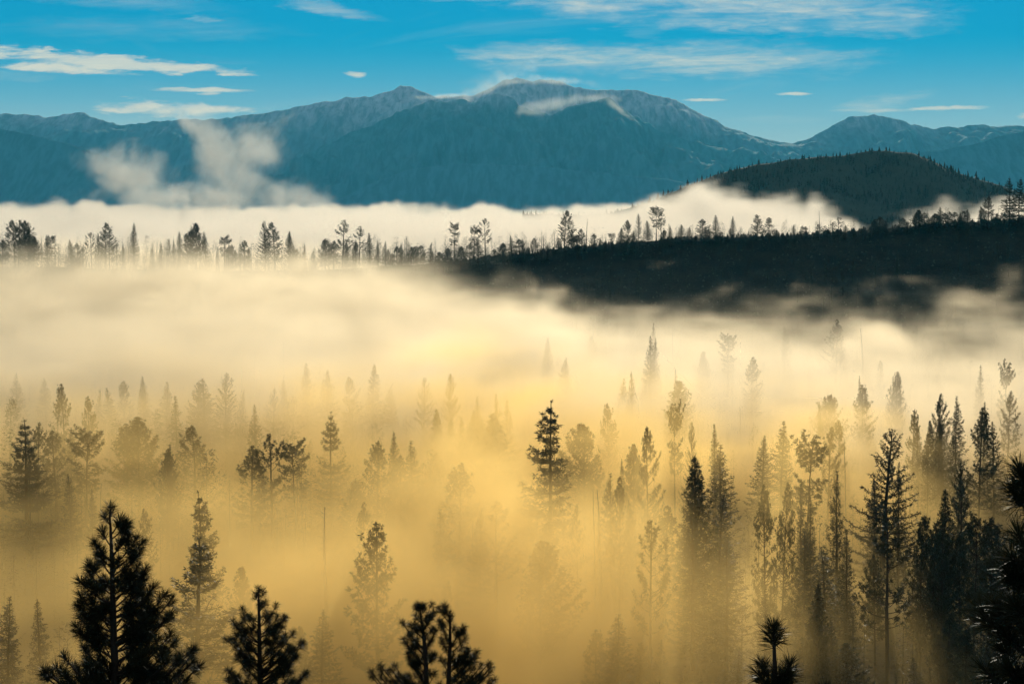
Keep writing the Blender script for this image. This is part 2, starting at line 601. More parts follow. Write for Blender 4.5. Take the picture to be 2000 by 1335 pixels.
mountain('mountain', [(-500, 235), (-200, 228), (0, 222), (45, 223), (90, 228), (125, 222), (165, 221), (200, 234), (235, 245), (290, 240), (330, 236), (352, 230), (380, 235), (440, 231), (500, 222), (560, 212), (640, 198), (690, 190), (730, 187), (768, 176), (782, 167), (800, 168), (815, 173), (845, 186), (880, 190), (920, 188), (950, 176), (985, 157), (1008, 152), (1040, 158), (1075, 157), (1100, 160), (1125, 170), (1160, 173), (1215, 175), (1260, 181), (1310, 192), (1350, 210), (1395, 234), (1425, 250), (1470, 265), (1510, 275), (1550, 279), (1585, 268), (1615, 252), (1640, 236), (1660, 228), (1700, 226), (1725, 225), (1750, 231), (1780, 243), (1820, 250), (1860, 248), (1900, 246), (1950, 246), (2000, 245), (2300, 238), (2600, 246)],
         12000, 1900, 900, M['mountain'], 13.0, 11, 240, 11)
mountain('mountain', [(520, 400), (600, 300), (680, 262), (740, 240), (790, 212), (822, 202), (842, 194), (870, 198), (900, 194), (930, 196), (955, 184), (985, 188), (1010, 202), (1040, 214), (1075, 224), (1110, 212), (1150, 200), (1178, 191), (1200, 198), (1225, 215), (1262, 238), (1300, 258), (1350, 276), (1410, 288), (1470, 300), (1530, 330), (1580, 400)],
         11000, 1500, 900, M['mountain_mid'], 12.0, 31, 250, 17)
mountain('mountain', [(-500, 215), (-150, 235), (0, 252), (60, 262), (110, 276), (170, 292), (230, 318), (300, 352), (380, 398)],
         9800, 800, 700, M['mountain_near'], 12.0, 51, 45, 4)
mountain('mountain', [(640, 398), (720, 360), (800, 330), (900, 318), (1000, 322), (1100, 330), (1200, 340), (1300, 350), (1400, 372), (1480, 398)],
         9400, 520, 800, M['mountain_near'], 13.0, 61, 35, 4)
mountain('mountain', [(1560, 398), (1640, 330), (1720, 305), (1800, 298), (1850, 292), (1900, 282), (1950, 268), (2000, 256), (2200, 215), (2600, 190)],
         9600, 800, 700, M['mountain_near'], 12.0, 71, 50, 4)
hill = mountain('hill', [(1180, 420), (1280, 392), (1340, 364), (1385, 348), (1430, 333), (1480, 322), (1540, 311), (1600, 307), (1650, 304), (1695, 298), (1735, 296), (1780, 301), (1815, 311), (1850, 330), (1895, 346), (1940, 360), (2000, 376), (2100, 410)],
                3000, 520, 300, M['hill'], 5.0, 81, 26, 2.5, -84.0, 120, 160.0)


# ------------------------------------------------------------------ wooded hill canopy (one mass of spires)
def spires(name, P, H, R, seed, material, sides=5):
    """Little cones with ragged skirts, joined: trees too small or too many to take one by one."""
    rng = np.random.default_rng(seed)
    n = len(P)
    V, Fc = [], []
    tiers = 3
    base = 0
    for k in range(tiers):
        z0 = 0.12 + 0.27 * k
        z1 = min(1.0, z0 + 0.46)
        r = (1 - z0) * 1.05
        a = rng.random((n, 1)) * 6.28 + np.arange(sides) * (6.283 / sides)
        rr = R[:, None] * r * rng.uniform(0.6, 1.25, (n, sides))
        ring = np.stack([P[:, None, 0] + np.cos(a) * rr, P[:, None, 1] + np.sin(a) * rr, P[:, None, 2] + H[:, None] * (z0 + rng.uniform(-.05, .05, (n, sides)))], -1)
        tip = P + np.stack([H * 0, H * 0, H * z1], -1)
        V.append(np.concatenate([ring, tip[:, None, :]], 1).reshape(-1, 3))
        idx = base + np.arange(n)[:, None] * (sides + 1)
        for s in range(sides):
            Fc.append(np.concatenate([idx + s, idx + (s + 1) % sides, idx + sides], 1))
        base += n * (sides + 1)
    o = link(name, mesh_from(name, np.concatenate(V), np.concatenate(Fc), material))
    o['kind'] = 'stuff'
    return o


rng = np.random.default_rng(21)
hv = np.empty(len(hill.data.vertices) * 3, np.float32)
hill.data.vertices.foreach_get('co', hv)
hv = hv.reshape(-1, 3)
sel = hv[(hv[:, 2] > -45) & (hv[:, 1] < 3030)]
sel = sel[rng.choice(len(sel), 7000, replace=False)] + np.stack([rng.uniform(-2.5, 2.5, 7000), rng.uniform(-3, 3, 7000), np.full(7000, -1.5)], -1)
hh = rng.uniform(3.0, 6.5, 7000) * rng.choice([0.6, 0.8, 1, 1.2, 1.8], 7000) * (0.55 + 0.9 * vnoise2(sel[:, 0] / 35, sel[:, 1] / 35, 3))
spires('forest', sel, hh, hh * rng.uniform(0.2, 0.36, 7000), 22, M['needle'], 5)


# ------------------------------------------------------------------ fog
def fog_object(name, lo, hi, res, dens, material, kind='stuff'):
    """A point mesh that carries the densities, turned into a volume grid by its own geometry nodes."""
    lo, hi, res = np.array(lo, float), np.array(hi, float), np.array(res, int)
    me = bpy.data.meshes.new(name)
    me.vertices.add(dens.size)
    me.attributes.new('fog_density', 'FLOAT', 'POINT').data.foreach_set('value', dens.astype(np.float32).ravel())
    me.materials.append(material)
    o = link(name, me)
    o['kind'] = kind
    ng = bpy.data.node_groups.new(name + '_grid', 'GeometryNodeTree')
    ng.interface.new_socket('Geometry', in_out='INPUT', socket_type='NodeSocketGeometry')
    ng.interface.new_socket('Geometry', in_out='OUTPUT', socket_type='NodeSocketGeometry')
    n, l = ng.nodes.new, ng.links.new
    gi, go = n('NodeGroupInput'), n('NodeGroupOutput')
    vc = n('GeometryNodeVolumeCube')
    vc.inputs['Min'].default_value = lo
    vc.inputs['Max'].default_value = hi
    for i, k in enumerate('XYZ'):
        vc.inputs['Resolution ' + k].default_value = int(res[i])
    cur = n('GeometryNodeInputPosition').outputs[0]
    for op, v in (('SUBTRACT', lo), ('MULTIPLY', (res - 1) / (hi - lo)), ('ADD', (0.5, 0.5, 0.5)), ('FLOOR', None)):
        x = n('ShaderNodeVectorMath')
        x.operation = op
        l(cur, x.inputs[0])
        if v is not None:
            x.inputs[1].default_value = v
        cur = x.outputs[0]
    sx = n('ShaderNodeSeparateXYZ')
    l(cur, sx.inputs[0])

    def im(op, a, b):
        x = n('FunctionNodeIntegerMath')
        x.operation = op
        for i, v in enumerate((a, b)):
            if isinstance(v, int):
                x.inputs[i].default_value = v
            else:
                l(v, x.inputs[i])
        return x.outputs[0]
    idx = im('ADD', im('MULTIPLY', im('ADD', im('MULTIPLY', sx.outputs[0], int(res[1])), sx.outputs[1]), int(res[2])), sx.outputs[2])
    na = n('GeometryNodeInputNamedAttribute')
    na.data_type = 'FLOAT'
    na.inputs['Name'].default_value = 'fog_density'
    si = n('GeometryNodeSampleIndex')
    si.data_type = 'FLOAT'
    si.domain = 'POINT'
    l(gi.outputs[0], si.inputs['Geometry'])
    l(na.outputs[0], si.inputs['Value'])
    l(idx, si.inputs['Index'])
    l(si.outputs[0], vc.inputs['Density'])
    sm = n('GeometryNodeSetMaterial')
    sm.inputs['Material'].default_value = material
    l(vc.outputs[0], sm.inputs[0])
    l(sm.outputs[0], go.inputs[0])
    md = o.modifiers.new('fog', 'NODES')
    md.node_group = ng
    return o


def table(u, d, U, D, V):
    """Bilinear table lookup (columns of photo U, distances D)."""
    V = np.array(V, np.float32)
    ui = np.clip(np.interp(u, U, np.arange(len(U))), 0, len(U) - 1.001)
    di = np.clip(np.interp(d, D, np.arange(len(D))), 0, len(D) - 1.001)
    a, b = ui.astype(int), di.astype(int)
    fu, fd = ui - a, di - b
    fu = fu * fu * (3 - 2 * fu)
    fd = fd * fd * (3 - 2 * fd)
    return (V[b, a] * (1 - fu) + V[b, a + 1] * fu) * (1 - fd) + (V[b + 1, a] * (1 - fu) + V[b + 1, a + 1] * fu) * fd


def axes(lo, hi, res):
    return [np.linspace(lo[i], hi[i], res[i]).astype(np.float32) for i in range(3)]


# the valley fog: a layer on the valley floor whose top and thickness differ from place to place
lo, hi, res = (-420, 190, -88), (420, 1330, 2), (240, 326, 49)
ax, ay, azz = axes(lo, hi, res)
GX, GY = np.meshgrid(ax, ay, indexing='ij')
GU = u_of(GX, GY)
TU = [-300, 0, 250, 500, 750, 1000, 1250, 1500, 1750, 2000, 2300]
TD = [200, 300, 400, 500, 600, 750, 900, 1050, 1200, 1330]
TOP = [
    [-60, -60, -60, -58, -57, -57, -58, -62, -70, -76, -76],
    [-51, -51, -50, -49, -48, -48, -51, -55, -66, -74, -74],
    [-48, -50, -48, -46, -46, -47, -51, -54, -66, -74, -74],
    [-48, -50, -49, -47, -46, -47, -50, -53, -56, -60, -60],
    [-44, -46, -45, -44, -44, -46, -49, -50, -50, -52, -52],
    [-38, -39, -39, -39, -39, -44, -50, -50, -50, -50, -50],
    [-33, -33, -33, -33, -34, -42, -52, -55, -57, -56, -56],
    [-26, -27, -25, -26, -29, -43, -56, -62, -63, -61, -60],
    [-25, -26, -25, -27, -33, -64, -80, -80, -80, -80, -80],
    [-22, -22, -22, -25, -42, -80, -88, -88, -88, -88, -88],
]
DEN = [
    [0.25, 0.30, 0.6, 0.9, 0.9, 0.8, 0.6, 0.35, 0.22, 0.20, 0.20],
    [0.30, 0.35, 0.7, 0.95, 1.0, 0.9, 0.7, 0.45, 0.26, 0.22, 0.22],
    [0.42, 0.46, 0.75, 0.95, 0.95, 0.95, 0.85, 0.70, 0.38, 0.25, 0.25],
    [0.55, 0.58, 0.75, 1.0, 1.0, 1.0, 1.05, 1.10, 0.85, 0.50, 0.38],
    [0.80, 0.80, 0.90, 1.05, 1.05, 1.05, 1.2, 1.2, 1.1, 0.95, 0.85],
    [1.0, 1.0, 1.0, 1.0, 1.0, 1.0, 0.9, 0.8, 0.8, 0.7, 0.7],
    [1.2, 1.2, 1.2, 1.2, 1.2, 1.1, 0.9, 0.8, 0.8, 0.7, 0.7],
    [1.4, 1.4, 1.4, 1.4, 1.2, 0.8, 0.7, 0.6, 0.6, 0.6, 0.6],
    [1.3, 1.3, 1.3, 1.3, 1.1, 0.4, 0.2, 0.1, 0.1, 0.1, 0.1],
    [1.0, 1.0, 1.0, 1.0, 0.6, 0.0, 0.0, 0.0, 0.0, 0.0, 0.0],
]
TOPM = table(GU, GY, TU, TD, TOP)
DENM = table(GU, GY, TU, TD, DEN)
for hx, hy, hr, sink, thin in [(1075, 350, 75, 11, 0.35), (1372, 320, 70, 12, 0.35), (60, 440, 90, 9, 0.4), (1830, 560, 130, 6, 0.2), (520, 470, 60, 6, 0.2), (1200, 360, 60, 5, 0.2), (1455, 430, 45, 14, 0.6), (930, 680, 90, 7, 0.4)]:
    # hollows where the fog has drained away round the trees
    q = np.exp(-((GU - hx) / hr) ** 2 - ((GY - hy) / 75.0) ** 2)
    TOPM = TOPM - sink * q
    DENM = DENM * (1 - thin * q)
TOPM = TOPM[:, :, None].astype(np.float32)
DENM = DENM[:, :, None].astype(np.float32)
X3, Y3, Z3 = np.meshgrid(ax, ay, azz, indexing='ij')
w1 = fbm3(X3 / 46, Y3 / 60, Z3 / 30, 2, 3) - 0.5
w2 = fbm3(X3 / 40 + 9, Y3 / 55, Z3 / 26, 2, 11) - 0.5
n_a = fbm3(X3 / 58 + 1.6 * w1, Y3 / 95, Z3 / 36 + 1.4 * w2, 3, 1) - 0.5
n_b = fbm3(X3 / 22 + 2.6 * w1, Y3 / 34 + w2, Z3 / 15 + 2.4 * w2, 4, 5) - 0.5
n_c = fbm3(X3 / 26 + Z3 / 16 + 3.0 * w1, Y3 / 40, Z3 / 5.5 - X3 / 60 + 2.2 * w2, 3, 15) - 0.5      # thin drifting sheets
AMP = (0.55 + 0.45 * sstep(GU, 650, 1000) + 0.30 * sstep(720 - GY, 0, 150) + 0.5 * sstep(GU, 950, 1300) * sstep(GY, 750, 900))[:, :, None].astype(np.float32)
depth = TOPM - Z3 + AMP * (26.0 * n_a + 36.0 * n_b + 14.0 * n_c)
fogd = sstep(depth, -5.0, 17.0) ** 1.3 * (1 + 0.9 * sstep(depth, 12, 34) * sstep(800 - Y3, 0, 200))      # thickest close to the ground
fogd = fogd * DENM * np.clip(1.0 + AMP * (0.9 * n_a + 2.0 * n_b + 1.8 * n_c), 0.15, 2.2)
fogd *= sstep(Y3, 195, 250) * sstep(1325 - Y3, 0, 40)
# one fog split in two tints, painting the light's fade from gold to cream
# (a faint trace everywhere under a smooth lid keeps each body one closed volume)
trace = np.where(Z3 < np.minimum(TOPM + 24, np.where(GU[:, :, None] > 1000, -34, -2)), 0.0015, 0).astype(np.float32)
far = sstep(Y3 + 170 * n_a + 90 * n_b, 480, 660)
cut = int(np.searchsorted(ay, 900))
fog_object('fog', lo, (hi[0], float(ay[cut - 1]), hi[2]), (res[0], cut, res[2]), np.maximum(fogd * (1 - far), trace)[:, :cut], M['fog'])
cut = int(np.searchsorted(ay, 440))
fog_object('fog', (lo[0], float(ay[cut]), lo[2]), hi, (res[0], res[1] - cut, res[2]), np.maximum(fogd * far, trace)[:, cut:], M['fog_cream'])
del X3, Y3, Z3, w1, w2, n_a, n_b, depth

# the fog bank over the lake basin behind the ridge
lo, hi, res = (-1150, 1390, -80), (1150, 3900, 62), (330, 120, 64)
ax, ay, azz = axes(lo, hi, res)
GX, GY = np.meshgrid(ax, ay, indexing='ij')
GU = u_of(GX, GY)
BU = [-300, 0, 300, 600, 900, 1100, 1220, 1300, 1350, 1420, 1500, 1580, 1650, 1720, 1790, 1850, 1920, 2000, 2300]
BD = [1390, 1700, 2000, 2300, 2600, 3000, 3400, 3900]
B0 = [-26, -26, -27, -26, -26, -25, -25, -24, -24, -24, -25, -27, -30, -34, -36, -34, -30, -26, -24]
B1 = [-15, -15, -16, -16, -16, -16, -14, -10, -8, -8, -10, -14, -22, -30, -30, -22, -22, -20, -18]
B2 = [-12, -12, -13, -13, -13, -12, -8, 4, 12, 8, 4, -4, -18, -32, -24, -8, -14, -14, -14]
B3 = [-10, -10, -11, -11, -11, -10, -4, 14, 24, 18, 10, 0, -18, -34, -22, -4, -12, -12, -12]
B4 = [-9, -9, -10, -10, -10, -9, -4, 10, 18, 12, 0, -14, -30, -40, -34, -24, -20, -16, -14]
B5 = [-9, -9, -9, -10, -10, -9, -8, -6, -10, -30, -60, -80, -80, -80, -80, -80, -70, -40, -30]
B6 = [-9] * 6 + [-10] * 2 + [-12, -20, -30] + [-40] * 8
BTOP = table(GU, GY, BU, BD, [B0, B1, B2, B3, B4, B5, B6, B6])
BTOP = BTOP - 3 + (GY / 3000.0) * (16.0 * (fbm2(GU / 95.0, GY / 1500.0, 3, 91) - 0.5) + 17.0 * (fbm2(GU / 24.0, GY / 900.0, 3, 95, 0.6) - 0.5))
BTOP = BTOP[:, :, None].astype(np.float32)
X3, Y3, Z3 = np.meshgrid(ax, ay, azz, indexing='ij')
w1 = fbm3(X3 / 90, Y3 / 160, Z3 / 40, 2, 21) - 0.5
w2 = fbm3(X3 / 80 + 5, Y3 / 150, Z3 / 36, 2, 23) - 0.5
PX = X3 / Y3 * 2600.0            # noise that keeps its shape along the view into the basin, so the edge is ragged
n_a = fbm3(PX / 170 + w1, Y3 / 800, Z3 / 60 + w2, 3, 25) - 0.5
n_b = fbm3(PX / 34 + 2.2 * w1, Y3 / 500 + w2, Z3 / 15 + 2.2 * w2, 5, 27, 0.6) - 0.5
rough = 0.60 + 0.55 * sstep(BTOP, -9, 8) + 0.9 * (GU > 1580)[:, :, None]
depth = BTOP - Z3 + rough * (26.0 * n_a + 40.0 * n_b)
fogd = sstep(depth, -3.0, 16.0) * np.clip(1.0 + 1.2 * n_b, 0.2, 2)
fogd *= sstep(Y3, 1392, 1450) * sstep(3900 - Y3, 0, 150)
fogd[fogd < 0.004] = 0
fog_object('fog_bank', lo, hi, res, fogd, M['bank'])
del X3, Y3, Z3, w1, w2, n_a, n_b, depth


def plume(name, d, blobs, box, res, half, seed, k, amp=1.2, scale=34.0, mname='cloud', ysc=1.0):
    """Ragged shred of fog: ellipsoid blobs (photo pixels at distance d) broken up by noise."""
    x0, _, z1 = at(box[0], box[1], d)
    x1, _, z0 = at(box[2], box[3], d)
    lo, hi = (x0, d - half, z0), (x1, d + half, z1)
    ax, ay, azz = axes(lo, hi, res)
    X3, Y3, Z3 = np.meshgrid(ax, ay, azz, indexing='ij')
    s = d / F * scale
    w1 = fbm3(X3 / s / 1.6, Y3 / s / 1.6, Z3 / s / 1.6, 2, seed) - 0.5
    w2 = fbm3(X3 / s / 1.6 + 7, Y3 / s / 1.6, Z3 / s / 1.6, 2, seed + 3) - 0.5
    nz = fbm3(X3 / s + 1.6 * w1, Y3 / s / ysc, Z3 / s + 1.6 * w2, 5, seed + 5, 0.6) - 0.5
    f = np.full(X3.shape, -9.0, np.float32)
    for (px, py, rx, ry, tilt) in blobs:
        cx, _, cz = at(px, py, d)
        rx, ry = rx * d / F, ry * d / F
        dx, dz = X3 - cx + s * 0.5 * w1, Z3 - cz + s * 0.5 * w2
        c, sn = math.cos(tilt), math.sin(tilt)
        a, b = (dx * c + dz * sn) / rx, (-dx * sn + dz * c) / ry
        f = np.maximum(f, 1 - np.sqrt(a * a + b * b + ((Y3 - d) / half / 0.9) ** 2))
    dens = sstep(f + amp * nz, 0.0, 1.15) * k
    dens[dens < 0.004] = 0
    return fog_object(name, lo, hi, res, dens, M[mname])


plume('fog_plume', 3600, [(232, 345, 82, 66, 0.25), (200, 322, 48, 44, 0.2), (285, 345, 48, 52, 0.2), (265, 385, 95, 46, 0), (300, 395, 110, 26, 0)],
      (140, 270, 370, 425), (92, 34, 64), 85, 41, 0.72, 2.5, 46.0)
plume('fog_plume', 3500, [(432, 305, 58, 92, 0.75), (398, 262, 34, 46, 0.9), (374, 250, 20, 40, 1.0), (505, 305, 74, 74, 0.3), (470, 345, 110, 66, -0.25), (430, 385, 110, 40, 0), (600, 392, 75, 30, -0.3), (545, 375, 95, 40, 0)],
      (325, 210, 690, 425), (146, 34, 88), 90, 47, 0.60, 2.7, 52.0)
# snow blown off the summit
plume('snow_plume', 11750, [(1010, 160, 60, 9, 0.0), (1085, 158, 70, 8, -0.1), (950, 178, 50, 9, 0.35), (965, 168, 90, 20, 0.45), (870, 187, 70, 4, 0.05)],
      (780, 110, 1300, 240), (170, 20, 52), 200, 61, 0.24, 2.4, 22.0)
plume('snow_plume', 10700, [(1075, 206, 90, 14, 0.2), (1160, 192, 50, 8, 0.0), (1205, 208, 45, 6, -0.7), (1040, 220, 40, 9, 0)],
      (950, 165, 1300, 250), (116, 20, 40), 150, 67, 0.22, 2.4, 22.0)

# ------------------------------------------------------------------ air
hb = bpy.data.meshes.new('haze')
bx = [(x, y, z) for x in (-6200, 6200) for y in (-80, 15200) for z in (-100, 1150)]
hb.from_pydata(bx, [], [(0, 1, 3, 2), (4, 6, 7, 5), (0, 4, 5, 1), (2, 3, 7, 6), (0, 2, 6, 4), (1, 5, 7, 3)])
hb.materials.append(M['haze'])
hz = link('haze', hb)
hz['kind'] = 'stuff'

# ------------------------------------------------------------------ river glinting between the trees
rp = [(1437, 503, 1.2), (1444, 499, 2.2), (1450, 494, 3.2), (1457, 488, 2.4), (1464, 482, 1.2)]
V, Fc = [], []
for i, (u, d, w) in enumerate(rp):
    x = (u - 1000) / F * d
    for s in (-1, 1):
        V.append((x, d + s * w, FLOOR + 4.6))
for i in range(len(rp) - 1):
    Fc.append((2 * i, 2 * i + 2, 2 * i + 3, 2 * i + 1))
rv = link('river', mesh_from('river', V, Fc, M['water']))
rv['kind'] = 'structure'


# ------------------------------------------------------------------ conifers
def tube(points, radii, sides=6):
    pts = np.asarray(points, float)
    V, Fc = [], []
    n = len(pts)
    for i in range(n):
        t = pts[min(i + 1, n - 1)] - pts[max(i - 1, 0)]
        t = t / (np.linalg.norm(t) + 1e-9)
        a = np.cross(t, (0.3, 0.9, 0.31) if abs(t[1]) < 0.9 else (1, 0, 0))
        a /= np.linalg.norm(a) + 1e-9
        b = np.cross(t, a)
        for s in range(sides):
            w = 6.28318 * s / sides
            V.append(pts[i] + radii[i] * (math.cos(w) * a + math.sin(w) * b))
    for i in range(n - 1):
        for s in range(sides):
            q = (s + 1) % sides
            Fc.append((i * sides + s, i * sides + q, (i + 1) * sides + q, (i + 1) * sides + s))
    return V, Fc


class Parts:
    def __init__(self):
        self.V, self.F, self.n = [], [], 0

    def add(self, V, Fc):
        V = np.asarray(V, float).reshape(-1, 3)
        Fc = np.asarray(Fc, int)
        self.V.append(V)
        self.F.append(Fc + self.n)
        self.n += len(V)

    def mesh(self, name, material, smooth=False):
        return mesh_from(name, np.concatenate(self.V), np.concatenate(self.F), material, smooth)


def blades(P, Dr, R, nb, rng, bias=0.5, width=0.2, flat=1.0):
    """Needle clumps: nb pointed blades round each centre."""
    n = len(P)
    P = np.repeat(P, nb, 0)
    Dr = np.repeat(Dr, nb, 0)
    R = np.repeat(R, nb) * rng.uniform(0.6, 1.15, n * nb)
    v = rng.normal(size=(n * nb, 3))
    v[:, 2] *= flat
    v /= np.linalg.norm(v, axis=1)[:, None]
    v = v + Dr * bias
    v /= np.linalg.norm(v, axis=1)[:, None]
    s = rng.normal(size=(n * nb, 3))
    s = np.cross(v, s)
    s /= np.linalg.norm(s, axis=1)[:, None] + 1e-9
    base = P + v * (R * 0.02)[:, None]
    mid = P + v * (R * 0.55)[:, None]
    w = (R * width)[:, None]
    tip = P + v * R[:, None]
    V = np.stack([base, mid + s * w, tip, mid - s * w], 1).reshape(-1, 3)
    i = np.arange(n * nb)[:, None] * 4
    return V, np.concatenate([i, i + 1, i + 2, i + 3], 1)


HREF = 30.0


def conifer(kind, seed):
    """Returns (trunk mesh with limbs, crown mesh or None) of one 30 m conifer."""
    rng = np.random.default_rng(seed)
    H = HREF
    trunk, crown = Parts(), Parts()
    P = dict(
        #          crown base, half width, branches, pitch low, pitch top, clump radius, blades, curve up, gap
        fir=(0.10, 6.0, 170, -12, 42, 0.66, 10, 0.14, 0.06),
        slim=(0.10, 4.0, 150, -6, 50, 0.62, 10, 0.22, 0.06),
        spire=(0.08, 3.7, 200, 8, 60, 0.66, 11, 0.30, 0.03),
        pine=(0.20, 6.0, 120, -6, 55, 0.70, 16, 0.40, 0.12),
        round=(0.24, 5.8, 125, 0, 62, 0.74, 16, 0.45, 0.08),
        layered=(0.14, 7.4, 150, -8, 46, 0.68, 13, 0.16, 0.08),
        umbrella=(0.48, 5.6, 74, -2, 40, 0.70, 17, 0.20, 0.14),
        sparse=(0.16, 7.6, 84, -8, 46, 0.55, 8, 0.34, 0.08),
        open=(0.40, 4.8, 54, 2, 48, 0.70, 18, 0.55, 0.18),
        bush=(0.06, 9.0, 120, 0, 62, 0.95, 16, 0.45, 0.06),
        snag=(0.35, 1.7, 44, -8, 35, 0.0, 0, 0.10, 0.3),
    )[kind]
    cb, Wd, nb, pl, pt, cr, nbl, up, gap = P
    lean = rng.normal(size=2) * 0.35
    zz = np.linspace(0, 1, 9)
    wob = np.cumsum(rng.normal(size=(9, 2)) * 0.10, 0)
    spine = np.stack([lean[0] * zz ** 2 + wob[:, 0] * zz, lean[1] * zz ** 2 + wob[:, 1] * zz, H * zz], -1)
    r0 = 0.46 if kind in ('layered', 'sparse') else 0.38
    if kind == 'bush':
        r0 = 0.30
    trunk.add(*tube(spine, r0 * (1 - zz * 0.93) ** 0.85 + 0.015, 7))

    def sp(t):
        return np.array([np.interp(t, zz, spine[:, k]) for k in range(3)])
    CP, CD, CR = [], [], []
    lop = rng.uniform(0, 6.28)          # a heavier side
    lopk = rng.uniform(0.05, 0.35)
    az0 = rng.uniform(0, 6.28)
    gap_c = rng.uniform(cb + 0.1, 0.8, 3)
    for i in range(nb):
        q = (i + rng.uniform(0, 1)) / nb
        t = cb + (0.985 - cb) * q ** 0.92
        if kind == 'layered':
            whorls = 17
            t = cb + (0.985 - cb) * (np.floor(q * whorls) + 0.15 + rng.normal() * 0.07) / whorls
        k = (t - cb) / (1 - cb)
        if kind in ('fir', 'slim'):
            L = Wd * (1 - k) ** 0.80 * (1 - 0.25 * (1 - k) ** 6)
        elif kind == 'spire':
            L = Wd * min(1.0, (1 - k) * 1.9) ** 0.75 * (0.85 + 0.15 * k)
        elif kind == 'layered':
            L = Wd * (1 - k) ** 0.85 * (0.9 + 0.25 * (math.sin(k * 23 + seed) > 0))
        elif kind in ('pine', 'open'):
            L = Wd * ((1 - k) ** 0.8 * 0.80 + 0.26 * math.sin(math.pi * k))
        elif kind in ('round', 'bush'):
            L = Wd * max(0.04, (1 - k ** 1.7)) ** 0.8 * (0.72 + 0.28 * min(1, k * 4))
        elif kind == 'umbrella':
            L = Wd * (0.55 + 0.55 * k ** 1.2) * max(0.05, 1 - k ** 7) ** 0.5
        elif kind == 'sparse':
            L = Wd * (1 - k) ** 0.70 * rng.uniform(0.75, 1.1)
        else:
            L = Wd * (1 - 0.5 * k) * rng.uniform(0.3, 1.2)
        jit = 0.30 if kind in ('pine', 'open', 'umbrella', 'layered', 'round') else 0.15
        L *= rng.uniform(1 - jit, 1 + jit * 0.7)
        if kind in ('pine', 'layered', 'umbrella', 'open') and np.min(np.abs(gap_c - t)) < 0.018:
            continue
        if rng.random() < gap:
            continue
        L = max(L, 0.18)
        az = az0 + i * 2.39996 + rng.normal() * 0.35
        L *= 1 + lopk * math.cos(az - lop)
        pitch = math.radians(pl + (pt - pl) * k ** 1.6 + rng.normal() * 7)
        hd = np.array([math.cos(az), math.sin(az), 0.0])
        side = np.array([-math.sin(az), math.cos(az), 0.0])
        p0 = sp(t)
        ss = np.linspace(0, 1, 5)
        pts = np.stack([p0 + hd * (L * s * math.cos(pitch)) + np.array([0, 0, L * (s * math.sin(pitch) + up * s ** 2.4 - (0.10 if kind in ('fir', 'layered') else 0) * math.sin(s * 3.1))]) + side * L * 0.06 * rng.normal() * s for s in ss])
        if L > 0.9 or kind == 'snag':
            br = (0.020 + 0.014 * L) * (1.25 if kind in ('snag', 'sparse') else 1.0)
            trunk.add(*tube(pts, br * (1 - 0.8 * ss) + 0.012, 3))
        if kind == 'snag':
            continue
        dens = dict(fir=2.2, slim=2.4, spire=2.2, pine=1.9, round=2.0, layered=2.4, umbrella=2.1, sparse=3.6, open=1.9, bush=1.5)[kind]
        nc = max(2, int(L * dens + 1.5))
        s0 = dict(fir=0.12, slim=0.1, spire=0.12, pine=0.42, round=0.35, layered=0.22, umbrella=0.4, sparse=0.12, open=0.5, bush=0.3)[kind]
        for j in range(nc):
            s = s0 + (1 - s0) * (j + rng.uniform(0.2, 1)) / nc
            p = np.array([np.interp(s, ss, pts[:, c]) for c in range(3)])
            lat = dict(fir=0.24, slim=0.2, spire=0.2, pine=0.30, round=0.34, layered=0.36, umbrella=0.36, sparse=0.05, open=0.24, bush=0.34)[kind]
            off = rng.normal() * lat * L * (1.12 - s) * 0.9
            p = p + side * off + np.array([0, 0, rng.normal() * (0.10 if kind in ('layered', 'sparse') else 0.22) + (0.15 if kind in ('pine', 'open', 'umbrella') else 0)])
            dr = hd * 0.7 + np.array([0, 0, 0.75 if kind in ('pine', 'round', 'umbrella', 'open', 'spire', 'bush') else (0.15 if kind == 'layered' else -0.15)]) + side * np.sign(off) * 0.35
            CP.append(p)
            CD.append(dr)
            CR.append(cr * rng.uniform(0.7, 1.2) * (0.62 + 0.38 * min(1, L / 2.0)))
    if CP:
        CP.append(sp(0.995))
        CD.append(np.array([0, 0, 1.0]))
        CR.append(cr * 0.9)
        flat = 0.5 if kind in ('layered', 'fir') else (0.8 if kind == 'umbrella' else 1.0)
        crown.add(*blades(np.array(CP), np.array(CD), np.array(CR), nbl, rng, 0.7, 0.095 if kind != 'sparse' else 0.12, flat))
    dead = kind == 'snag'
    tm = trunk.mesh('trunk', M['dead'] if dead else M['bark'], True)
    return tm, (crown.mesh('crown', M['needle']) if CP else None)


KINDS = {k: [conifer(k, s * 17 + 100 + i * 7) for s in range(n)] for i, (k, n) in enumerate(
    dict(fir=4, slim=3, spire=2, pine=4, round=3, layered=3, umbrella=3, sparse=3, open=3, bush=2, snag=3).items())}
NAMES = dict(fir='fir_tree', slim='fir_tree', spire='fir_tree', pine='pine_tree', round='pine_tree', layered='pine_tree', umbrella='pine_tree', sparse='fir_tree', open='pine_tree', bush='pine_tree', snag='dead_tree')
CATS = dict(fir_tree='fir tree', pine_tree='pine tree', dead_tree='dead tree')
TREES = []


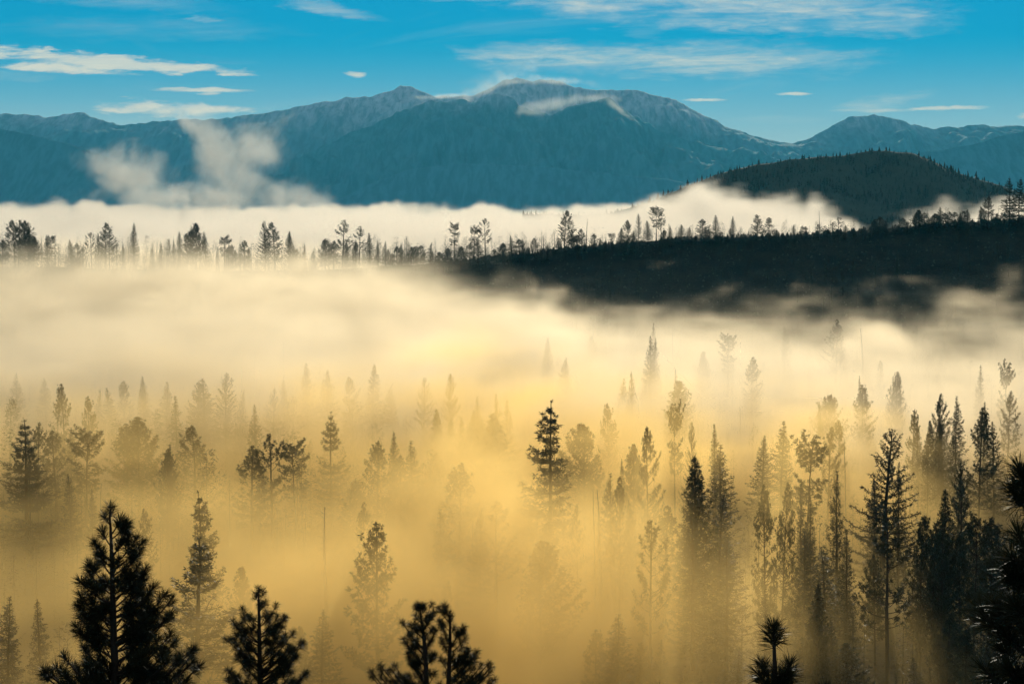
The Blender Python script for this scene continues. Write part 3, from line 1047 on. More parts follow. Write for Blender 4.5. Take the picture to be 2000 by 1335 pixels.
def tree(px, py, d, kind, wide=1.0, seed=0, minh=2.5):
    """A conifer whose top stands at photo pixel (px, py), d metres away, rooted in the ground there."""
    x, y, zt = at(px, py, d)
    zg = float(ground_z(x, y))
    h = max(minh, zt - zg)
    vs = KINDS[kind]
    tm, cm = vs[seed % len(vs)]
    root = link(NAMES[kind], None, None, (x, y, zg - 0.15))
    root.rotation_euler = (math.sin(px * 1.7) * 0.022, math.cos(px * 2.3) * 0.022, (seed * 2.17 + px * 0.37) % 6.283)
    wide = wide * (1 + 0.16 * math.sin(px * 0.9 + seed))
    s = (h + 0.15) / HREF
    w = s ** 0.75 * wide if s < 1 else s * wide
    root.scale = (w, w, s)
    root.empty_display_size = 1.0
    link('trunk', tm, root)
    if cm is not None:
        link('crown', cm, root)
    TREES.append((root, px, py, d, kind, h))
    return root


# ------------------------------------------------------------------ the forest, tree by tree
# photo column, photo row of the top, kind, wished height in metres, width factor, what sets it apart ('*' marks a landmark others refer to)
VALLEY = [
    (10, 1165, 'fir', 24, 1.0, ''), (80, 1172, 'slim', 22, 1.3, ''), (48, 822, 'layered', 33, 1.0, '*dark two-topped pine standing at the left edge of the valley'),
    (72, 826, 'pine', 28, 0.9, ''), (127, 750, 'pine', 33, 0.75, '*tall cone-shaped pine clear of the fog above the dark left grove'), (172, 775, 'pine', 29, 0.6, ''),
    (112, 842, 'pine', 26, 1.0, ''), (137, 836, 'fir', 25, 1.0, ''), (165, 852, 'umbrella', 27, 1.2, ''), (57, 897, 'umbrella', 24, 0.9, '*low dome-topped pine in front of the dark two-topped pine at left'),
    (32, 730, 'fir', 24, 1.0, ''), (88, 738, 'fir', 22, 1.0, ''), (190, 760, 'slim', 24, 1.0, ''), (217, 757, 'fir', 25, 1.0, ''), (242, 745, 'pine', 25, 0.9, ''),
    (282, 736, 'fir', 28, 1.0, ''), (325, 745, 'fir', 25, 1.0, ''), (347, 774, 'slim', 28, 1.1, ''), (384, 743, 'sparse', 29, 0.9, ''), (399, 739, 'fir', 30, 1.3, ''),
    (440, 727, 'sparse', 32, 0.75, '*spiky open fir with upswept branches, fading in pale fog at left'), (473, 762, 'slim', 24, 1.0, ''), (497, 790, 'fir', 27, 1.0, ''),
    (270, 815, 'round', 28, 1.1, '*broad bushy pine with a blunt crown in the left middle of the fog'), (247, 828, 'pine', 26, 1.0, ''), (380, 832, 'pine', 26, 1.1, ''),
    (325, 878, 'round', 25, 0.85, '*rounded dark pine on a bare trunk, left of centre in the fog'), (335, 868, 'slim', 26, 0.9, ''), (178, 955, 'slim', 20, 0.9, ''), (140, 925, 'fir', 22, 1.0, ''),
    (192, 942, 'snag', 18, 0.8, ''), (398, 960, 'layered', 33, 0.75, '*layered pine top rising just behind the thick old pine at left'), (378, 1052, 'layered', 33, 1.15, '*thick old pine with heavy spreading limbs behind the left foreground saplings'),
    (275, 995, 'pine', 22, 0.7, ''), (478, 1107, 'round', 20, 0.8, ''), (530, 848, 'open', 28, 1.0, '*open-crowned pine with dark tufts between two broader pines'), (492, 872, 'pine', 25, 1.0, ''),
    (578, 873, 'umbrella', 25, 1.1, ''), (555, 742, 'slim', 26, 1.2, ''), (531, 757, 'sparse', 26, 0.7, ''), (601, 710, 'fir', 30, 0.95, '*pale pointed fir, the tallest of the far left fog bank'),
    (640, 722, 'fir', 28, 1.0, ''), (685, 737, 'pine', 25, 1.0, ''), (727, 712, 'fir', 31, 1.0, ''), (768, 752, 'fir', 24, 1.0, ''), (648, 805, 'layered', 31, 0.85, '*misty layered pine with wide lower boughs, middle of the left fog'),
    (735, 865, 'pine', 28, 1.0, ''), (770, 843, 'fir', 27, 0.8, ''), (808, 862, 'fir', 27, 0.9, ''), (690, 940, 'bush', 18, 1.0, ''), (780, 890, 'pine', 24, 0.9, ''),
    (825, 738, 'sparse', 30, 0.75, ''), (876, 730, 'sparse', 32, 0.8, '*pale fir with long feathery boughs near the middle of the far fog'), (853, 798, 'spire', 26, 1.1, ''), (930, 775, 'fir', 24, 0.9, ''),
    (875, 815, 'fir', 24, 0.9, ''), (922, 803, 'spire', 27, 1.3, ''), (968, 770, 'slim', 27, 1.1, ''), (990, 782, 'fir', 27, 0.9, ''), (970, 808, 'spire', 30, 1.5, ''), (945, 820, 'pine', 26, 0.7, ''), (905, 815, 'fir', 24, 0.8, ''),
    (895, 907, 'pine', 31, 1.0, '*broad pine with a long bough reaching left, left of the tall dark central pine'), (927, 975, 'snag', 26, 0.6, ''), (865, 990, 'fir', 26, 0.9, ''), (937, 995, 'fir', 26, 0.9, ''),
    (968, 980, 'open', 28, 1.0, ''), (712, 982, 'pine', 24, 0.8, ''), (638, 990, 'snag', 28, 1.2, ''), (738, 1022, 'pine', 33, 1.1, '*large pine with a narrow dark top, half sunk in fog left of centre'), (870, 1135, 'pine', 20, 0.7, ''),
    (628, 1190, 'fir', 20, 1.0, ''), (590, 1225, 'round', 16, 0.9, ''), (1077, 785, 'layered', 43, 1.0, '*tall dark layered pine standing clear at the centre of the fog'), (1140, 835, 'bush', 28, 0.95, '*broad bushy pine just right of the tall dark central pine'),
    (1067, 660, 'fir', 28, 1.0, ''), (1106, 698, 'fir', 26, 1.0, ''), (1275, 631, 'slim', 22, 0.9, ''), (1270, 657, 'fir', 33, 0.75, '*twin-tipped slender fir in the bright upper fog right of centre'), (1278, 660, 'fir', 31, 0.7, ''),
    (1158, 655, 'pine', 16, 0.8, ''), (1313, 650, 'snag', 22, 0.7, ''), (1374, 687, 'round', 22, 0.9, ''), (1423, 662, 'umbrella', 27, 0.9, '*flat-topped pine with layered boughs above the bright upper fog'), (1468, 698, 'pine', 27, 0.9, ''),
    (1237, 727, 'slim', 27, 1.2, ''), (1213, 740, 'fir', 24, 0.9, ''), (1318, 722, 'slim', 25, 0.9, ''), (1328, 745, 'round', 27, 0.9, ''), (1190, 790, 'pine', 28, 0.8, ''), (1268, 836, 'pine', 34, 0.55, '*slim pointed pine between the central pine and the tufted double-topped pine'),
    (1217, 896, 'slim', 25, 0.7, ''), (1238, 868, 'round', 26, 0.8, ''), (1320, 803, 'umbrella', 32, 0.5, '*gaunt double-topped pine with tufted flat crown right of centre'), (1352, 826, 'sparse', 30, 0.5, ''),
    (1400, 828, 'slim', 29, 0.9, ''), (1410, 870, 'fir', 30, 0.9, ''), (1360, 890, 'spire', 38, 0.95, '*narrow dark spire-shaped pine above the dark conical fir, right of centre'), (1355, 1006, 'fir', 30, 1.35, '*broad dark conical fir directly below the narrow dark spire'),
    (1400, 968, 'fir', 30, 0.95, ''), (1420, 1048, 'fir', 27, 1.0, ''), (1163, 953, 'snag', 28, 0.8, ''), (1173, 955, 'snag', 28, 1.2, '*twisted dead tree with stubby bare branches right of the central pine'), (1212, 933, 'pine', 32, 0.5, ''),
    (1197, 925, 'fir', 30, 0.7, ''), (1236, 976, 'fir', 27, 0.8, ''), (1130, 986, 'open', 25, 0.6, ''), (1299, 990, 'pine', 28, 0.85, ''), (1270, 1020, 'open', 33, 0.75, '*pine with a small crown on a long bare trunk left of the dark conical fir'),
    (1074, 1020, 'pine', 22, 0.8, ''), (1057, 1063, 'bush', 24, 1.05, '*broad round pine with fan-like boughs in the fog below the central pine'), (1205, 1200, 'fir', 24, 1.1, ''), (1167, 1230, 'pine', 20, 0.8, ''), (1250, 1258, 'pine', 18, 0.9, ''), (1290, 1250, 'fir', 18, 0.9, ''),
    (1440, 1262, 'fir', 18, 1.2, ''), (1500, 948, 'pine', 34, 0.42, ''), (1528, 944, 'pine', 34, 0.45, '*right one of two tall narrow pines with bare lower trunks'), (1565, 940, 'slim', 30, 0.8, ''), (1585, 970, 'slim', 28, 0.8, ''),
    (1570, 1035, 'fir', 27, 0.9, ''), (1618, 1070, 'fir', 25, 1.2, '*low broad layered fir in the dim fog left of the black grove'), (1657, 1035, 'slim', 27, 1.1, ''), (1640, 920, 'slim', 34, 0.8, ''), (1525, 823, 'fir', 29, 0.9, ''),
    (1488, 852, 'fir', 25, 1.0, ''), (1575, 870, 'umbrella', 30, 1.0, '*wide umbrella-topped pine faded by bright fog at right'), (1617, 835, 'open', 29, 0.85, ''), (1619, 776, 'bush', 24, 0.8, ''), (1600, 785, 'slim', 25, 0.8, ''), (1655, 850, 'snag', 26, 0.7, ''),
    (1635, 625, 'pine', 31, 0.85, '*large ragged pine at the top of the fog below the dark slope'), (1534, 632, 'fir', 27, 0.9, ''), (1688, 641, 'snag', 30, 1.6, ''), (1720, 705, 'pine', 20, 0.7, ''), (1683, 735, 'slim', 28, 0.8, ''), (1688, 752, 'pine', 28, 0.75, ''),
    (1750, 727, 'round', 29, 0.6, '*column-shaped pine with a blunt top in the bright fog at right'), (1640, 822, 'pine', 25, 0.8, ''), (1725, 838, 'sparse', 38, 1.0, '*huge ragged fir with long bare drooping boughs at right'), (1757, 903, 'slim', 31, 0.8, ''), (1708, 935, 'fir', 26, 0.8, ''),
    (1781, 802, 'pine', 28, 0.66, ''), (1796, 826, 'slim', 24, 0.9, ''), (1812, 822, 'spire', 27, 0.8, ''), (1834, 808, 'spire', 28, 0.7, '*right-hand dark spire in a tight clump at the right of the fog'), (1843, 811, 'slim', 27, 0.9, ''),
    (1840, 770, 'pine', 31, 0.7, ''), (1866, 775, 'fir', 33, 0.8, ''), (1917, 713, 'slim', 29, 0.75, ''), (1960, 722, 'umbrella', 31, 0.6, '*tall ragged pine with a flat tufted top near the right edge'), (1970, 765, 'pine', 29, 0.6, ''), (1915, 797, 'pine', 33, 0.75, '*dark bushy cone-shaped pine below the flat-topped pine at the right edge'),
    (1925, 786, 'slim', 30, 0.8, ''), (1945, 824, 'fir', 27, 0.9, ''), (1885, 895, 'sparse', 36, 0.72, '*sharp dark fir with upswept bare boughs above the black grove at right'), (1866, 925, 'fir', 30, 0.8, ''), (1850, 957, 'spire', 35, 0.85, ''),
    (1738, 993, 'open', 35, 0.9, '*open black pine on a bare trunk at the left end of the black grove'), (1712, 1085, 'round', 22, 0.7, ''), (1800, 1010, 'round', 31, 0.6, ''), (1842, 1010, 'pine', 32, 0.55, ''), (1820, 1028, 'pine', 30, 0.6, ''), (1905, 1030, 'umbrella', 31, 0.75, '*black pine with a domed crown at the right end of the black grove'), (1880, 1040, 'round', 28, 0.6, ''),
    (1940, 1016, 'round', 28, 0.8, ''), (1960, 1046, 'fir', 26, 0.9, ''), (1930, 1075, 'pine', 27, 0.9, ''), (1600, 1140, 'spire', 26, 1.0, '*dim spire-topped pine in the dark lower right of the valley'), (1580, 1205, 'pine', 20, 0.9, ''), (1655, 1258, 'round', 19, 1.1, ''), (1630, 1210, 'fir', 20, 1.0, ''), (1497, 1150, 'fir', 22, 0.9, ''),
    (1848, 1200, 'pine', 20, 0.9, ''), (1890, 1235, 'round', 18, 0.9, ''), (1790, 1285, 'fir', 15, 0.9, ''), (1833, 1250, 'pine', 17, 0.9, ''),
]
RIDGE = [
    (4, 468, 'pine', ''), (28, 430, 'pine', '*left one of two tall ragged pines at the left end of the ridge'), (35, 430, 'open', ''), (47, 432, 'round', ''), (57, 441, 'layered', ''), (67, 462, 'round', ''), (93, 459, 'fir', ''), (107, 457, 'snag', ''),
    (101, 465, 'umbrella', ''), (139, 468, 'fir', ''), (150, 476, 'pine', ''), (161, 482, 'pine', ''), (178, 454, 'open', ''), (205, 435, 'pine', '*shapely tall pine with tiered boughs on the misty left ridge'), (191, 455, 'slim', ''), (260, 436, 'fir', '*broad-skirted fir standing alone on the misty left ridge'),
    (240, 478, 'fir', ''), (298, 481, 'slim', ''), (313, 474, 'fir', ''), (328, 466, 'sparse', ''), (340, 468, 'slim', ''), (351, 452, 'fir', ''), (365, 456, 'pine', ''), (383, 436, 'round', '*big broad-crowned pine on the left ridge'), (372, 450, 'pine', ''), (402, 452, 'fir', ''),
    (424, 483, 'slim', ''), (438, 466, 'umbrella', ''), (446, 476, 'fir', ''), (455, 478, 'pine', ''), (477, 470, 'pine', ''), (486, 482, 'fir', ''), (517, 431, 'sparse', '*tall fir with upswept left boughs on the left ridge'), (537, 434, 'pine', ''),
    (567, 452, 'spire', ''), (574, 477, 'fir', ''), (594, 475, 'slim', ''), (583, 487, 'pine', ''), (611, 490, 'fir', ''), (635, 467, 'round', ''), (651, 470, 'pine', ''), (668, 430, 'open', '*high bushy-topped pine on two bare trunks, left part of the ridge'), (676, 470, 'fir', ''),
    (693, 468, 'fir', ''), (701, 442, 'open', ''), (722, 454, 'fir', ''), (737, 470, 'slim', ''), (752, 471, 'slim', ''), (760, 486, 'fir', ''), (767, 492, 'fir', ''), (775, 482, 'pine', ''), (785, 476, 'fir', ''), (793, 458, 'snag', '*dead dark trunk among firs, middle of the ridge'),
    (803, 482, 'pine', ''), (814, 481, 'pine', ''), (822, 479, 'pine', ''), (828, 490, 'fir', ''), (841, 474, 'slim', ''), (845, 490, 'fir', ''), (859, 492, 'round', ''), (875, 485, 'round', ''), (887, 440, 'umbrella', '*tall flat-topped pine with see-through crown, left of the ridge middle'), (900, 481, 'round', ''),
    (925, 446, 'umbrella', ''), (917, 476, 'pine', ''), (934, 468, 'fir', ''), (948, 427, 'open', '*highest open pine on a long bare trunk at the ridge middle'), (965, 486, 'pine', ''), (983, 475, 'round', ''), (999, 461, 'slim', ''), (1014, 467, 'pine', ''), (1020, 468, 'slim', ''),
    (1031, 481, 'fir', ''), (1041, 465, 'pine', ''), (1057, 482, 'fir', ''), (1062, 460, 'snag', ''), (1070, 478, 'fir', ''), (1102, 411, 'pine', '*largest pine on the ridge, with a broad dome top just right of the middle'), (1090, 470, 'round', ''), (1117, 457, 'round', ''), (1127, 459, 'pine', ''), (1137, 447, 'pine', ''),
    (1145, 427, 'snag', '*bare dead pole with short branches right of the largest ridge pine'), (1160, 457, 'pine', ''), (1172, 466, 'fir', ''), (1183, 468, 'slim', ''), (1195, 458, 'umbrella', ''), (1213, 444, 'fir', ''), (1228, 430, 'pine', ''), (1247, 417, 'sparse', ''), (1237, 450, 'fir', ''), (1266, 430, 'fir', ''),
    (1282, 409, 'umbrella', '*tall double-trunked pine with flat top on the right half of the ridge'), (1291, 413, 'open', ''), (1307, 436, 'snag', ''), (1310, 440, 'slim', ''), (1296, 450, 'bush', ''), (1331, 438, 'fir', ''), (1346, 443, 'fir', ''), (1371, 428, 'pine', ''), (1377, 442, 'fir', ''), (1385, 444, 'fir', ''), (1397, 419, 'fir', '*neat cone-shaped pine on the bare stretch of the right ridge'),
    (1408, 452, 'pine', ''), (1432, 422, 'fir', ''), (1427, 445, 'fir', ''), (1442, 453, 'fir', ''), (1452, 456, 'round', ''), (1461, 452, 'slim', ''), (1480, 419, 'pine', '*left one of two dark bushy pines standing together on the right ridge'), (1503, 425, 'pine', ''), (1517, 449, 'round', ''), (1522, 452, 'fir', ''), (1550, 438, 'slim', ''),
    (1561, 450, 'fir', ''), (1567, 441, 'pine', ''), (1574, 442, 'pine', ''), (1580, 442, 'snag', ''), (1598, 438, 'pine', ''), (1601, 411, 'snag', '*thin dead mast rising above low trees on the right ridge'), (1612, 441, 'open', ''), (1618, 448, 'round', ''), (1626, 434, 'open', ''), (1638, 424, 'open', ''), (1652, 439, 'fir', ''), (1668, 450, 'bush', ''), (1687, 442, 'pine', ''),
    (1706, 428, 'round', ''), (1717, 423, 'pine', '*leafy pine in a backlit clump on the right ridge'), (1724, 430, 'pine', ''), (1731, 430, 'fir', ''), (1748, 438, 'pine', ''), (1758, 441, 'fir', ''), (1766, 426, 'round', ''), (1772, 432, 'fir', ''), (1789, 415, 'round', ''), (1796, 410, 'round', '*broad black bushy pine on the ridge below the wooded hill'), (1805, 415, 'pine', ''),
    (1813, 425, 'fir', ''), (1823, 417, 'round', ''), (1829, 418, 'pine', ''), (1837, 404, 'fir', ''), (1848, 416, 'round', ''), (1856, 413, 'pine', ''), (1865, 414, 'pine', ''), (1875, 416, 'fir', ''), (1882, 412, 'pine', ''), (1890, 409, 'fir', '*pointed black fir ending the dense row on the right ridge'), (1917, 405, 'fir', ''),
    (1931, 384, 'pine', '*high-crowned pine left of the two tallest trees on the right ridge'), (1947, 417, 'bush', ''), (1963, 416, 'open', ''), (1972, 426, 'round', ''), (1973, 345, 'layered', '*left one of the two tallest trees at the right end of the ridge'), (1990, 347, 'layered', '*right one of the two tallest trees at the right end of the ridge'), (1996, 425, 'bush', ''), (1983, 424, 'fir', ''),
]
WORDS = dict(fir='pointed fir', slim='slim fir', spire='spire-shaped fir', pine='bushy pine', round='round-crowned pine', layered='tiered pine', umbrella='flat-topped pine', sparse='sparse feathery fir', open='open-crowned pine', bush='low broad pine', snag='bare dead tree')
ORD = ['first', 'second', 'third', 'fourth', 'fifth', 'sixth', 'seventh', 'eighth', 'ninth', 'tenth', 'eleventh', 'twelfth']
USED = set()


def short(s):
    """The landmark's own words, cut to its head for use in its neighbours' labels."""
    for cut in (' standing', ' clear of', ' in front', ' rising', ' with ', ' on ', ',', ' between', ' in the', ' just right', ' right of', ' left of', ' above', ' directly', ' near', ' faded', ' at the', ' below', ' among', ' ending', ' half'):
        i = s.find(cut)
        if i > 8:
            s = s[:i]
    return s


def name_rows(rows, group_of):
    """Labels: landmarks keep their own words, every other tree counts from the nearest landmark of its row."""
    for zone, items in rows.items():
        items.sort(key=lambda r: r['px'])
        marks = [i for i, r in enumerate(items) if r['look'].startswith('*')]
        for i, r in enumerate(items):
            if i in marks:
                lab = r['look'][1:]
            else:
                j = min(marks, key=lambda m: (abs(m - i), abs(items[m]['px'] - r['px'])))
                k = abs(j - i)
                side = 'right' if i > j else 'left'
                base = items[j]['short']
                lab = f"{WORDS[r['kind']]}, {ORD[k - 1]} tree {side} of the {base}, {zone}"
            r['root']['label'] = lab
            r['root']['category'] = CATS[NAMES[r['kind']]]
            r['root']['group'] = group_of(zone, r)
            n = len(lab.split())
            if n > 16 or lab in USED:
                print('LABEL', n, lab)
            USED.add(lab)


rows = {}
for i, (px, py, kind, h, wide, look) in enumerate(VALLEY):
    d = (-FLOOR - h) / (-px_dir(px, py)[1])
    d = min(max(d, 262), 905)
    if py > 985 and px > 1690:
        d = min(d, 372)
    root = tree(px, py, d, kind, wide, i)
    zone = 'far valley' if py < 800 else ('mid valley' if py < 930 else 'near valley')
    rows.setdefault(zone, []).append(dict(px=px, kind=kind, look=look, root=root, short=short(look[1:])))
name_rows(rows, lambda z, r: 'trees in the foggy valley')
rows = {}
rr = np.random.default_rng(77)
for i, (px, py, kind, look) in enumerate(RIDGE):
    hpx = np.interp(px, CREST_PX, CREST_PY) - py
    big = hpx > 45
    d = RIDGE_D - (rr.uniform(4, 14) if big or px > 1300 else rr.uniform(-6, 28))
    wide = {'fir': 1.0, 'slim': 1.1, 'pine': 1.05, 'round': 1.1, 'layered': 0.95, 'umbrella': 1.0, 'sparse': 0.75, 'open': 1.05, 'snag': 1.0, 'spire': 1.1, 'bush': 0.6}[kind]
    if hpx < 42:
        wide *= 1.4
    wide *= 1.05
    root = tree(px, py, d, kind, wide, i)
    rows.setdefault('ridge', []).append(dict(px=px, kind=kind, look=look, root=root, short=short(look[1:])))
name_rows(rows, lambda z, r: 'trees along the ridge')

# ------------------------------------------------------------------ woods that nobody could count: the dark slope, the valley floor
rng = np.random.default_rng(31)


def scatter(n, ulo, uhi, dlo, dhi, hlo, hhi, seed, keep=None):
    rng = np.random.default_rng(seed)
    u = rng.uniform(ulo, uhi, n)
    d = rng.uniform(dlo ** 2, dhi ** 2, n) ** 0.5
    x = (u - 1000) / F * d
    ok = np.ones(n, bool)
    if keep is not None:
        ok = keep(u, d)
    x, d = x[ok], d[ok]
    h = rng.uniform(hlo, hhi, len(x))
    return np.stack([x, d, ground_z(x, d) - 0.3], -1), h


def wood(name, P, H, seed, kinds=('fir', 'pine', 'fir', 'round'), mini=300):
    """Joined mass of reduced conifers: a share of the blades of the real crowns plus their trunks."""
    rng = np.random.default_rng(seed)
    lib = []
    for k in kinds:
        for tm, cm in KINDS[k][:2]:
            v = np.empty(len(cm.vertices) * 3, np.float32)
            cm.vertices.foreach_get('co', v)
            q = v.reshape(-1, 4, 3)
            q = q[rng.choice(len(q), min(mini, len(q)), replace=False)].copy()
            c = q.mean(1, keepdims=True)
            q = c + (q - c) * 1.75
            tz = np.array([[[-.25, 0, 0], [.25, 0, 0], [.03, 0, 29], [-.03, 0, 29]], [[0, -.25, 0], [0, .25, 0], [0, .03, 29], [0, -.03, 29]]], np.float32)
            lib.append(np.concatenate([q, tz]))
    V = []
    for p, h in zip(P, H):
        q = lib[rng.integers(len(lib))]
        a = rng.uniform(0, 6.28)
        s = h / HREF
        w = s ** 0.75 if s < 1 else s
        w *= rng.uniform(0.85, 1.25)
        x = q[..., 0] * math.cos(a) - q[..., 1] * math.sin(a)
        y = q[..., 0] * math.sin(a) + q[..., 1] * math.cos(a)
        V.append(np.stack([x * w + p[0], y * w + p[1], q[..., 2] * s + p[2]], -1))
    V = np.concatenate(V).reshape(-1, 3)
    o = link(name, mesh_from(name, V, np.arange(len(V)).reshape(-1, 4), M['needle']))
    o['kind'] = 'stuff'
    return o


Ps, Hs = scatter(900, -150, 2150, 930, 1188, 9, 22, 41, lambda u, d: rng.random(len(u)) < np.interp(u, [0, 800, 1100, 2000], [0.45, 0.5, 0.8, 0.95]))
keep = Ps[:, 2] + Hs < np.interp(Ps[:, 0], _crest_x, _crest_z) - 1.0
wood('forest', Ps[keep], Hs[keep], 42)
Pv, Hv = scatter(800, -200, 2200, 420, 930, 8, 18, 43)
wood('forest', Pv, Hv, 44)
Pb, Hb = scatter(170, 1280, 2120, 300, 450, 6, 16, 45)
wood('forest', Pb, Hb, 46)
Pl, Hl = scatter(70, -160, 260, 310, 480, 8, 18, 53)
wood('forest', Pl, Hl, 54)
Pr, Hr = scatter(1000, -200, 2150, 1168, 1206, 6, 15, 49, lambda u, d: rng.random(len(u)) < np.interp(u, [0, 1150, 1300, 2000], [1.0, 1.0, 0.9, 1.0]))
Hr = Hr * np.interp(u_of(Pr[:, 0], Pr[:, 1]), [0, 700, 1000, 1250, 2000], [1.5, 1.4, 1.1, 0.75, 0.75])
wood('forest', Pr, Hr, 50)
Pm, Hm = scatter(70, -60, 1010, 470, 640, 16, 24, 57)
wood('forest', Pm, Hm, 58, ('pine', 'round', 'fir', 'layered'), 900)
# scrub on the slope and along the crest
Pc, Hc = scatter(1500, 700, 2150, 1000, 1203, 0.6, 1.7, 47)
Pe, He = scatter(700, 850, 2150, 1194, 1207, 0.8, 3.2, 51)
Pc, Hc = np.concatenate([Pc, Pe]), np.concatenate([Hc, He])
spires('scrub', Pc, Hc, Hc * rng.uniform(0.4, 0.8, len(Hc)), 48, M['needle'], 5)

# ------------------------------------------------------------------ foreground pine tops
def tuft_mesh(seed, n, bushy=1.0):
    """One needle tuft of unit radius: a short shoot with needles fanning off it."""
    rng = np.random.default_rng(seed)
    s = rng.uniform(-0.70, 0.12, n)
    az = rng.uniform(0, 6.283, n)
    pol = np.radians(np.clip(rng.normal(45, 20, n) * bushy - 26 * (s + 0.1), 4, 115))
    v = np.stack([np.sin(pol) * np.cos(az), np.sin(pol) * np.sin(az), np.cos(pol)], -1)
    L = rng.uniform(0.72, 1.05, n)
    base = np.stack([v[:, 0] * 0.02, v[:, 1] * 0.02, s], -1)
    side = np.cross(v, rng.normal(size=(n, 3)))
    side /= np.linalg.norm(side, axis=1)[:, None]
    w = 0.017
    sag = np.stack([0 * L, 0 * L, -0.06 * L], -1)
    mid = base + v * (L * 0.5)[:, None]
    tip = base + v * L[:, None] + sag
    V = np.stack([base - side * w * 0.6, base + side * w * 0.6, mid + side * w, tip, mid - side * w], 1).reshape(-1, 3)
    i = np.arange(n)[:, None] * 5
    Fc = np.concatenate([np.concatenate([i, i + 1, i + 2, i + 4], 1), np.concatenate([i + 4, i + 2, i + 3, i + 3], 1)])
    bm = bpy.data.meshes.new('needle_tuft')
    quads = [tuple(f) for f in Fc[:n].tolist()]
    tris = [tuple(f[:3]) for f in Fc[n:].tolist()]
    bm.from_pydata(V.tolist(), [], quads + tris)
    bm.materials.append(M['near_needle'])
    return bm


TUFTS = [tuft_mesh(900 + i, 170, 1.0) for i in range(4)]
TUFTS_SMALL = [tuft_mesh(950 + i, 150, 1.2) for i in range(3)]


def near_pine(trunks, d, tips, tuft_px, label, seed, curl=0.55, small=False, depth=0.7, width=1.0, low=True):
    """A pine whose top shows: trunk lines and branch tips given as photo points at distance d, the rest grown from them."""
    rng = np.random.default_rng(seed)
    px = d / F                                     # metres per photo pixel here
    bx, by, bz = at(trunks[0][0][0], trunks[0][0][1], d)
    zg = float(ground_z(bx, d)) - 0.1
    root = link('pine_tree', None, None, (bx, d, zg))
    root['label'] = label
    root['category'] = 'pine tree'
    root['group'] = 'pine tops in the foreground'
    org = np.array([bx, d, zg])

    def loc(x, y, dy=0.0):
        p = np.array(at(x, y, d)) - org
        return p + np.array([0, dy, 0])
    lines = []
    for k, tr in enumerate(trunks):
        pts = [loc(x, y) for x, y, r in tr]
        rad = [r * px for x, y, r in tr]
        if k == 0:
            pts = [np.array([0.0, 0.0, 0.0])] + pts
            rad = [rad[0] * 1.0 + 0.010 * (pts[1][2] - 0.0)] + rad
        link('trunk', mesh_from('trunk', *tube(np.array(pts), rad, 8), M['bark'], True), root)
        lines.append(tr)
    lib = TUFTS_SMALL if small else TUFTS

    def add_branch(tx, ty, tr, off=None, nt=None):
        ys_ = [p[1] for p in tr]
        xs_ = [p[0] for p in tr]
        o_ = np.argsort(ys_)
        ytop, ybot = min(ys_), max(ys_)
        dx0 = tx - float(np.interp(ty, np.array(ys_)[o_], np.array(xs_)[o_]))
        ay = ty + abs(dx0) * curl + tuft_px * rng.uniform(0.5, 1.2)
        ay = max(ay, ytop + 3)
        if ay <= ybot:
            a0 = loc(float(np.interp(ay, np.array(ys_)[o_], np.array(xs_)[o_])), ay)
        else:
            f = (ay - ybot) / max(1.0, F * 3.0 / d)
            a0 = loc(tr[0][0], ybot) * (1 - min(1, f) * 0.0) + np.array([0, 0, -(ay - ybot) * px])
        if off is None:
            off = rng.normal() * depth * (abs(dx0) * 0.45 + tuft_px * 0.9) * px
        tip = loc(tx, ty, off)
        mid = a0 * 0.45 + tip * 0.55 + np.array([0, 0, -0.16 * np.linalg.norm(tip - a0)])
        t = np.linspace(0, 1, 6)[:, None]
        pts = a0 * (1 - t) ** 2 + 2 * mid * t * (1 - t) + tip * t ** 2
        Lb = np.linalg.norm(tip - a0)
        r0 = min(0.030, 0.008 + 0.012 * Lb) * width
        b = link('branch', mesh_from('branch', *tube(pts, r0 * (1 - 0.6 * t[:, 0]) + 0.002, 5), M['bark'], True), root)
        ax_ = Vector(pts[-1] - pts[-2]).normalized()
        n = nt if nt is not None else (1 + (Lb > tuft_px * px * 1.6) + (Lb > tuft_px * px * 3.2))
        for j in range(n):
            s = 1 - 0.24 * j * rng.uniform(0.8, 1.15)
            p = np.array([np.interp(s, t[:, 0], pts[:, c]) for c in range(3)])
            dirv = Vector(ax_) + Vector((0, 0, 0.25)) + Vector(rng.normal(size=3) * (0.12 + 0.30 * (j > 0)))
            if j:
                p = p + rng.normal(size=3) * tuft_px * px * 0.30
            tf = link('needle_tuft', lib[rng.integers(len(lib))], b, p)
            q = dirv.to_track_quat('Z', 'Y') @ Matrix.Rotation(rng.uniform(0, 6.28), 3, 'Z').to_quaternion()
            tf.rotation_mode = 'QUATERNION'
            tf.rotation_quaternion = q
            k = tuft_px * px * rng.uniform(0.85, 1.15)
            tf.scale = (k, k, k)

    for (tx, ty) in tips:
        tr = min(lines, key=lambda L: abs(tx - float(np.interp(ty, [p[1] for p in L][::-1], [p[0] for p in L][::-1]))) + 60 * max(0, (min(p[1] for p in L) - ty) / 60.0))
        add_branch(tx, ty, tr)
    # boughs below the picture so that the tree goes on
    if low:
        for i in range(14):
            ty = 1345 + i * 16 + rng.uniform(-6, 6)
            tx = lines[0][0][0] + rng.choice([-1, 1]) * rng.uniform(40, 150) * (tuft_px / 22.0)
            add_branch(tx, ty, lines[0], None, 2)
    return root


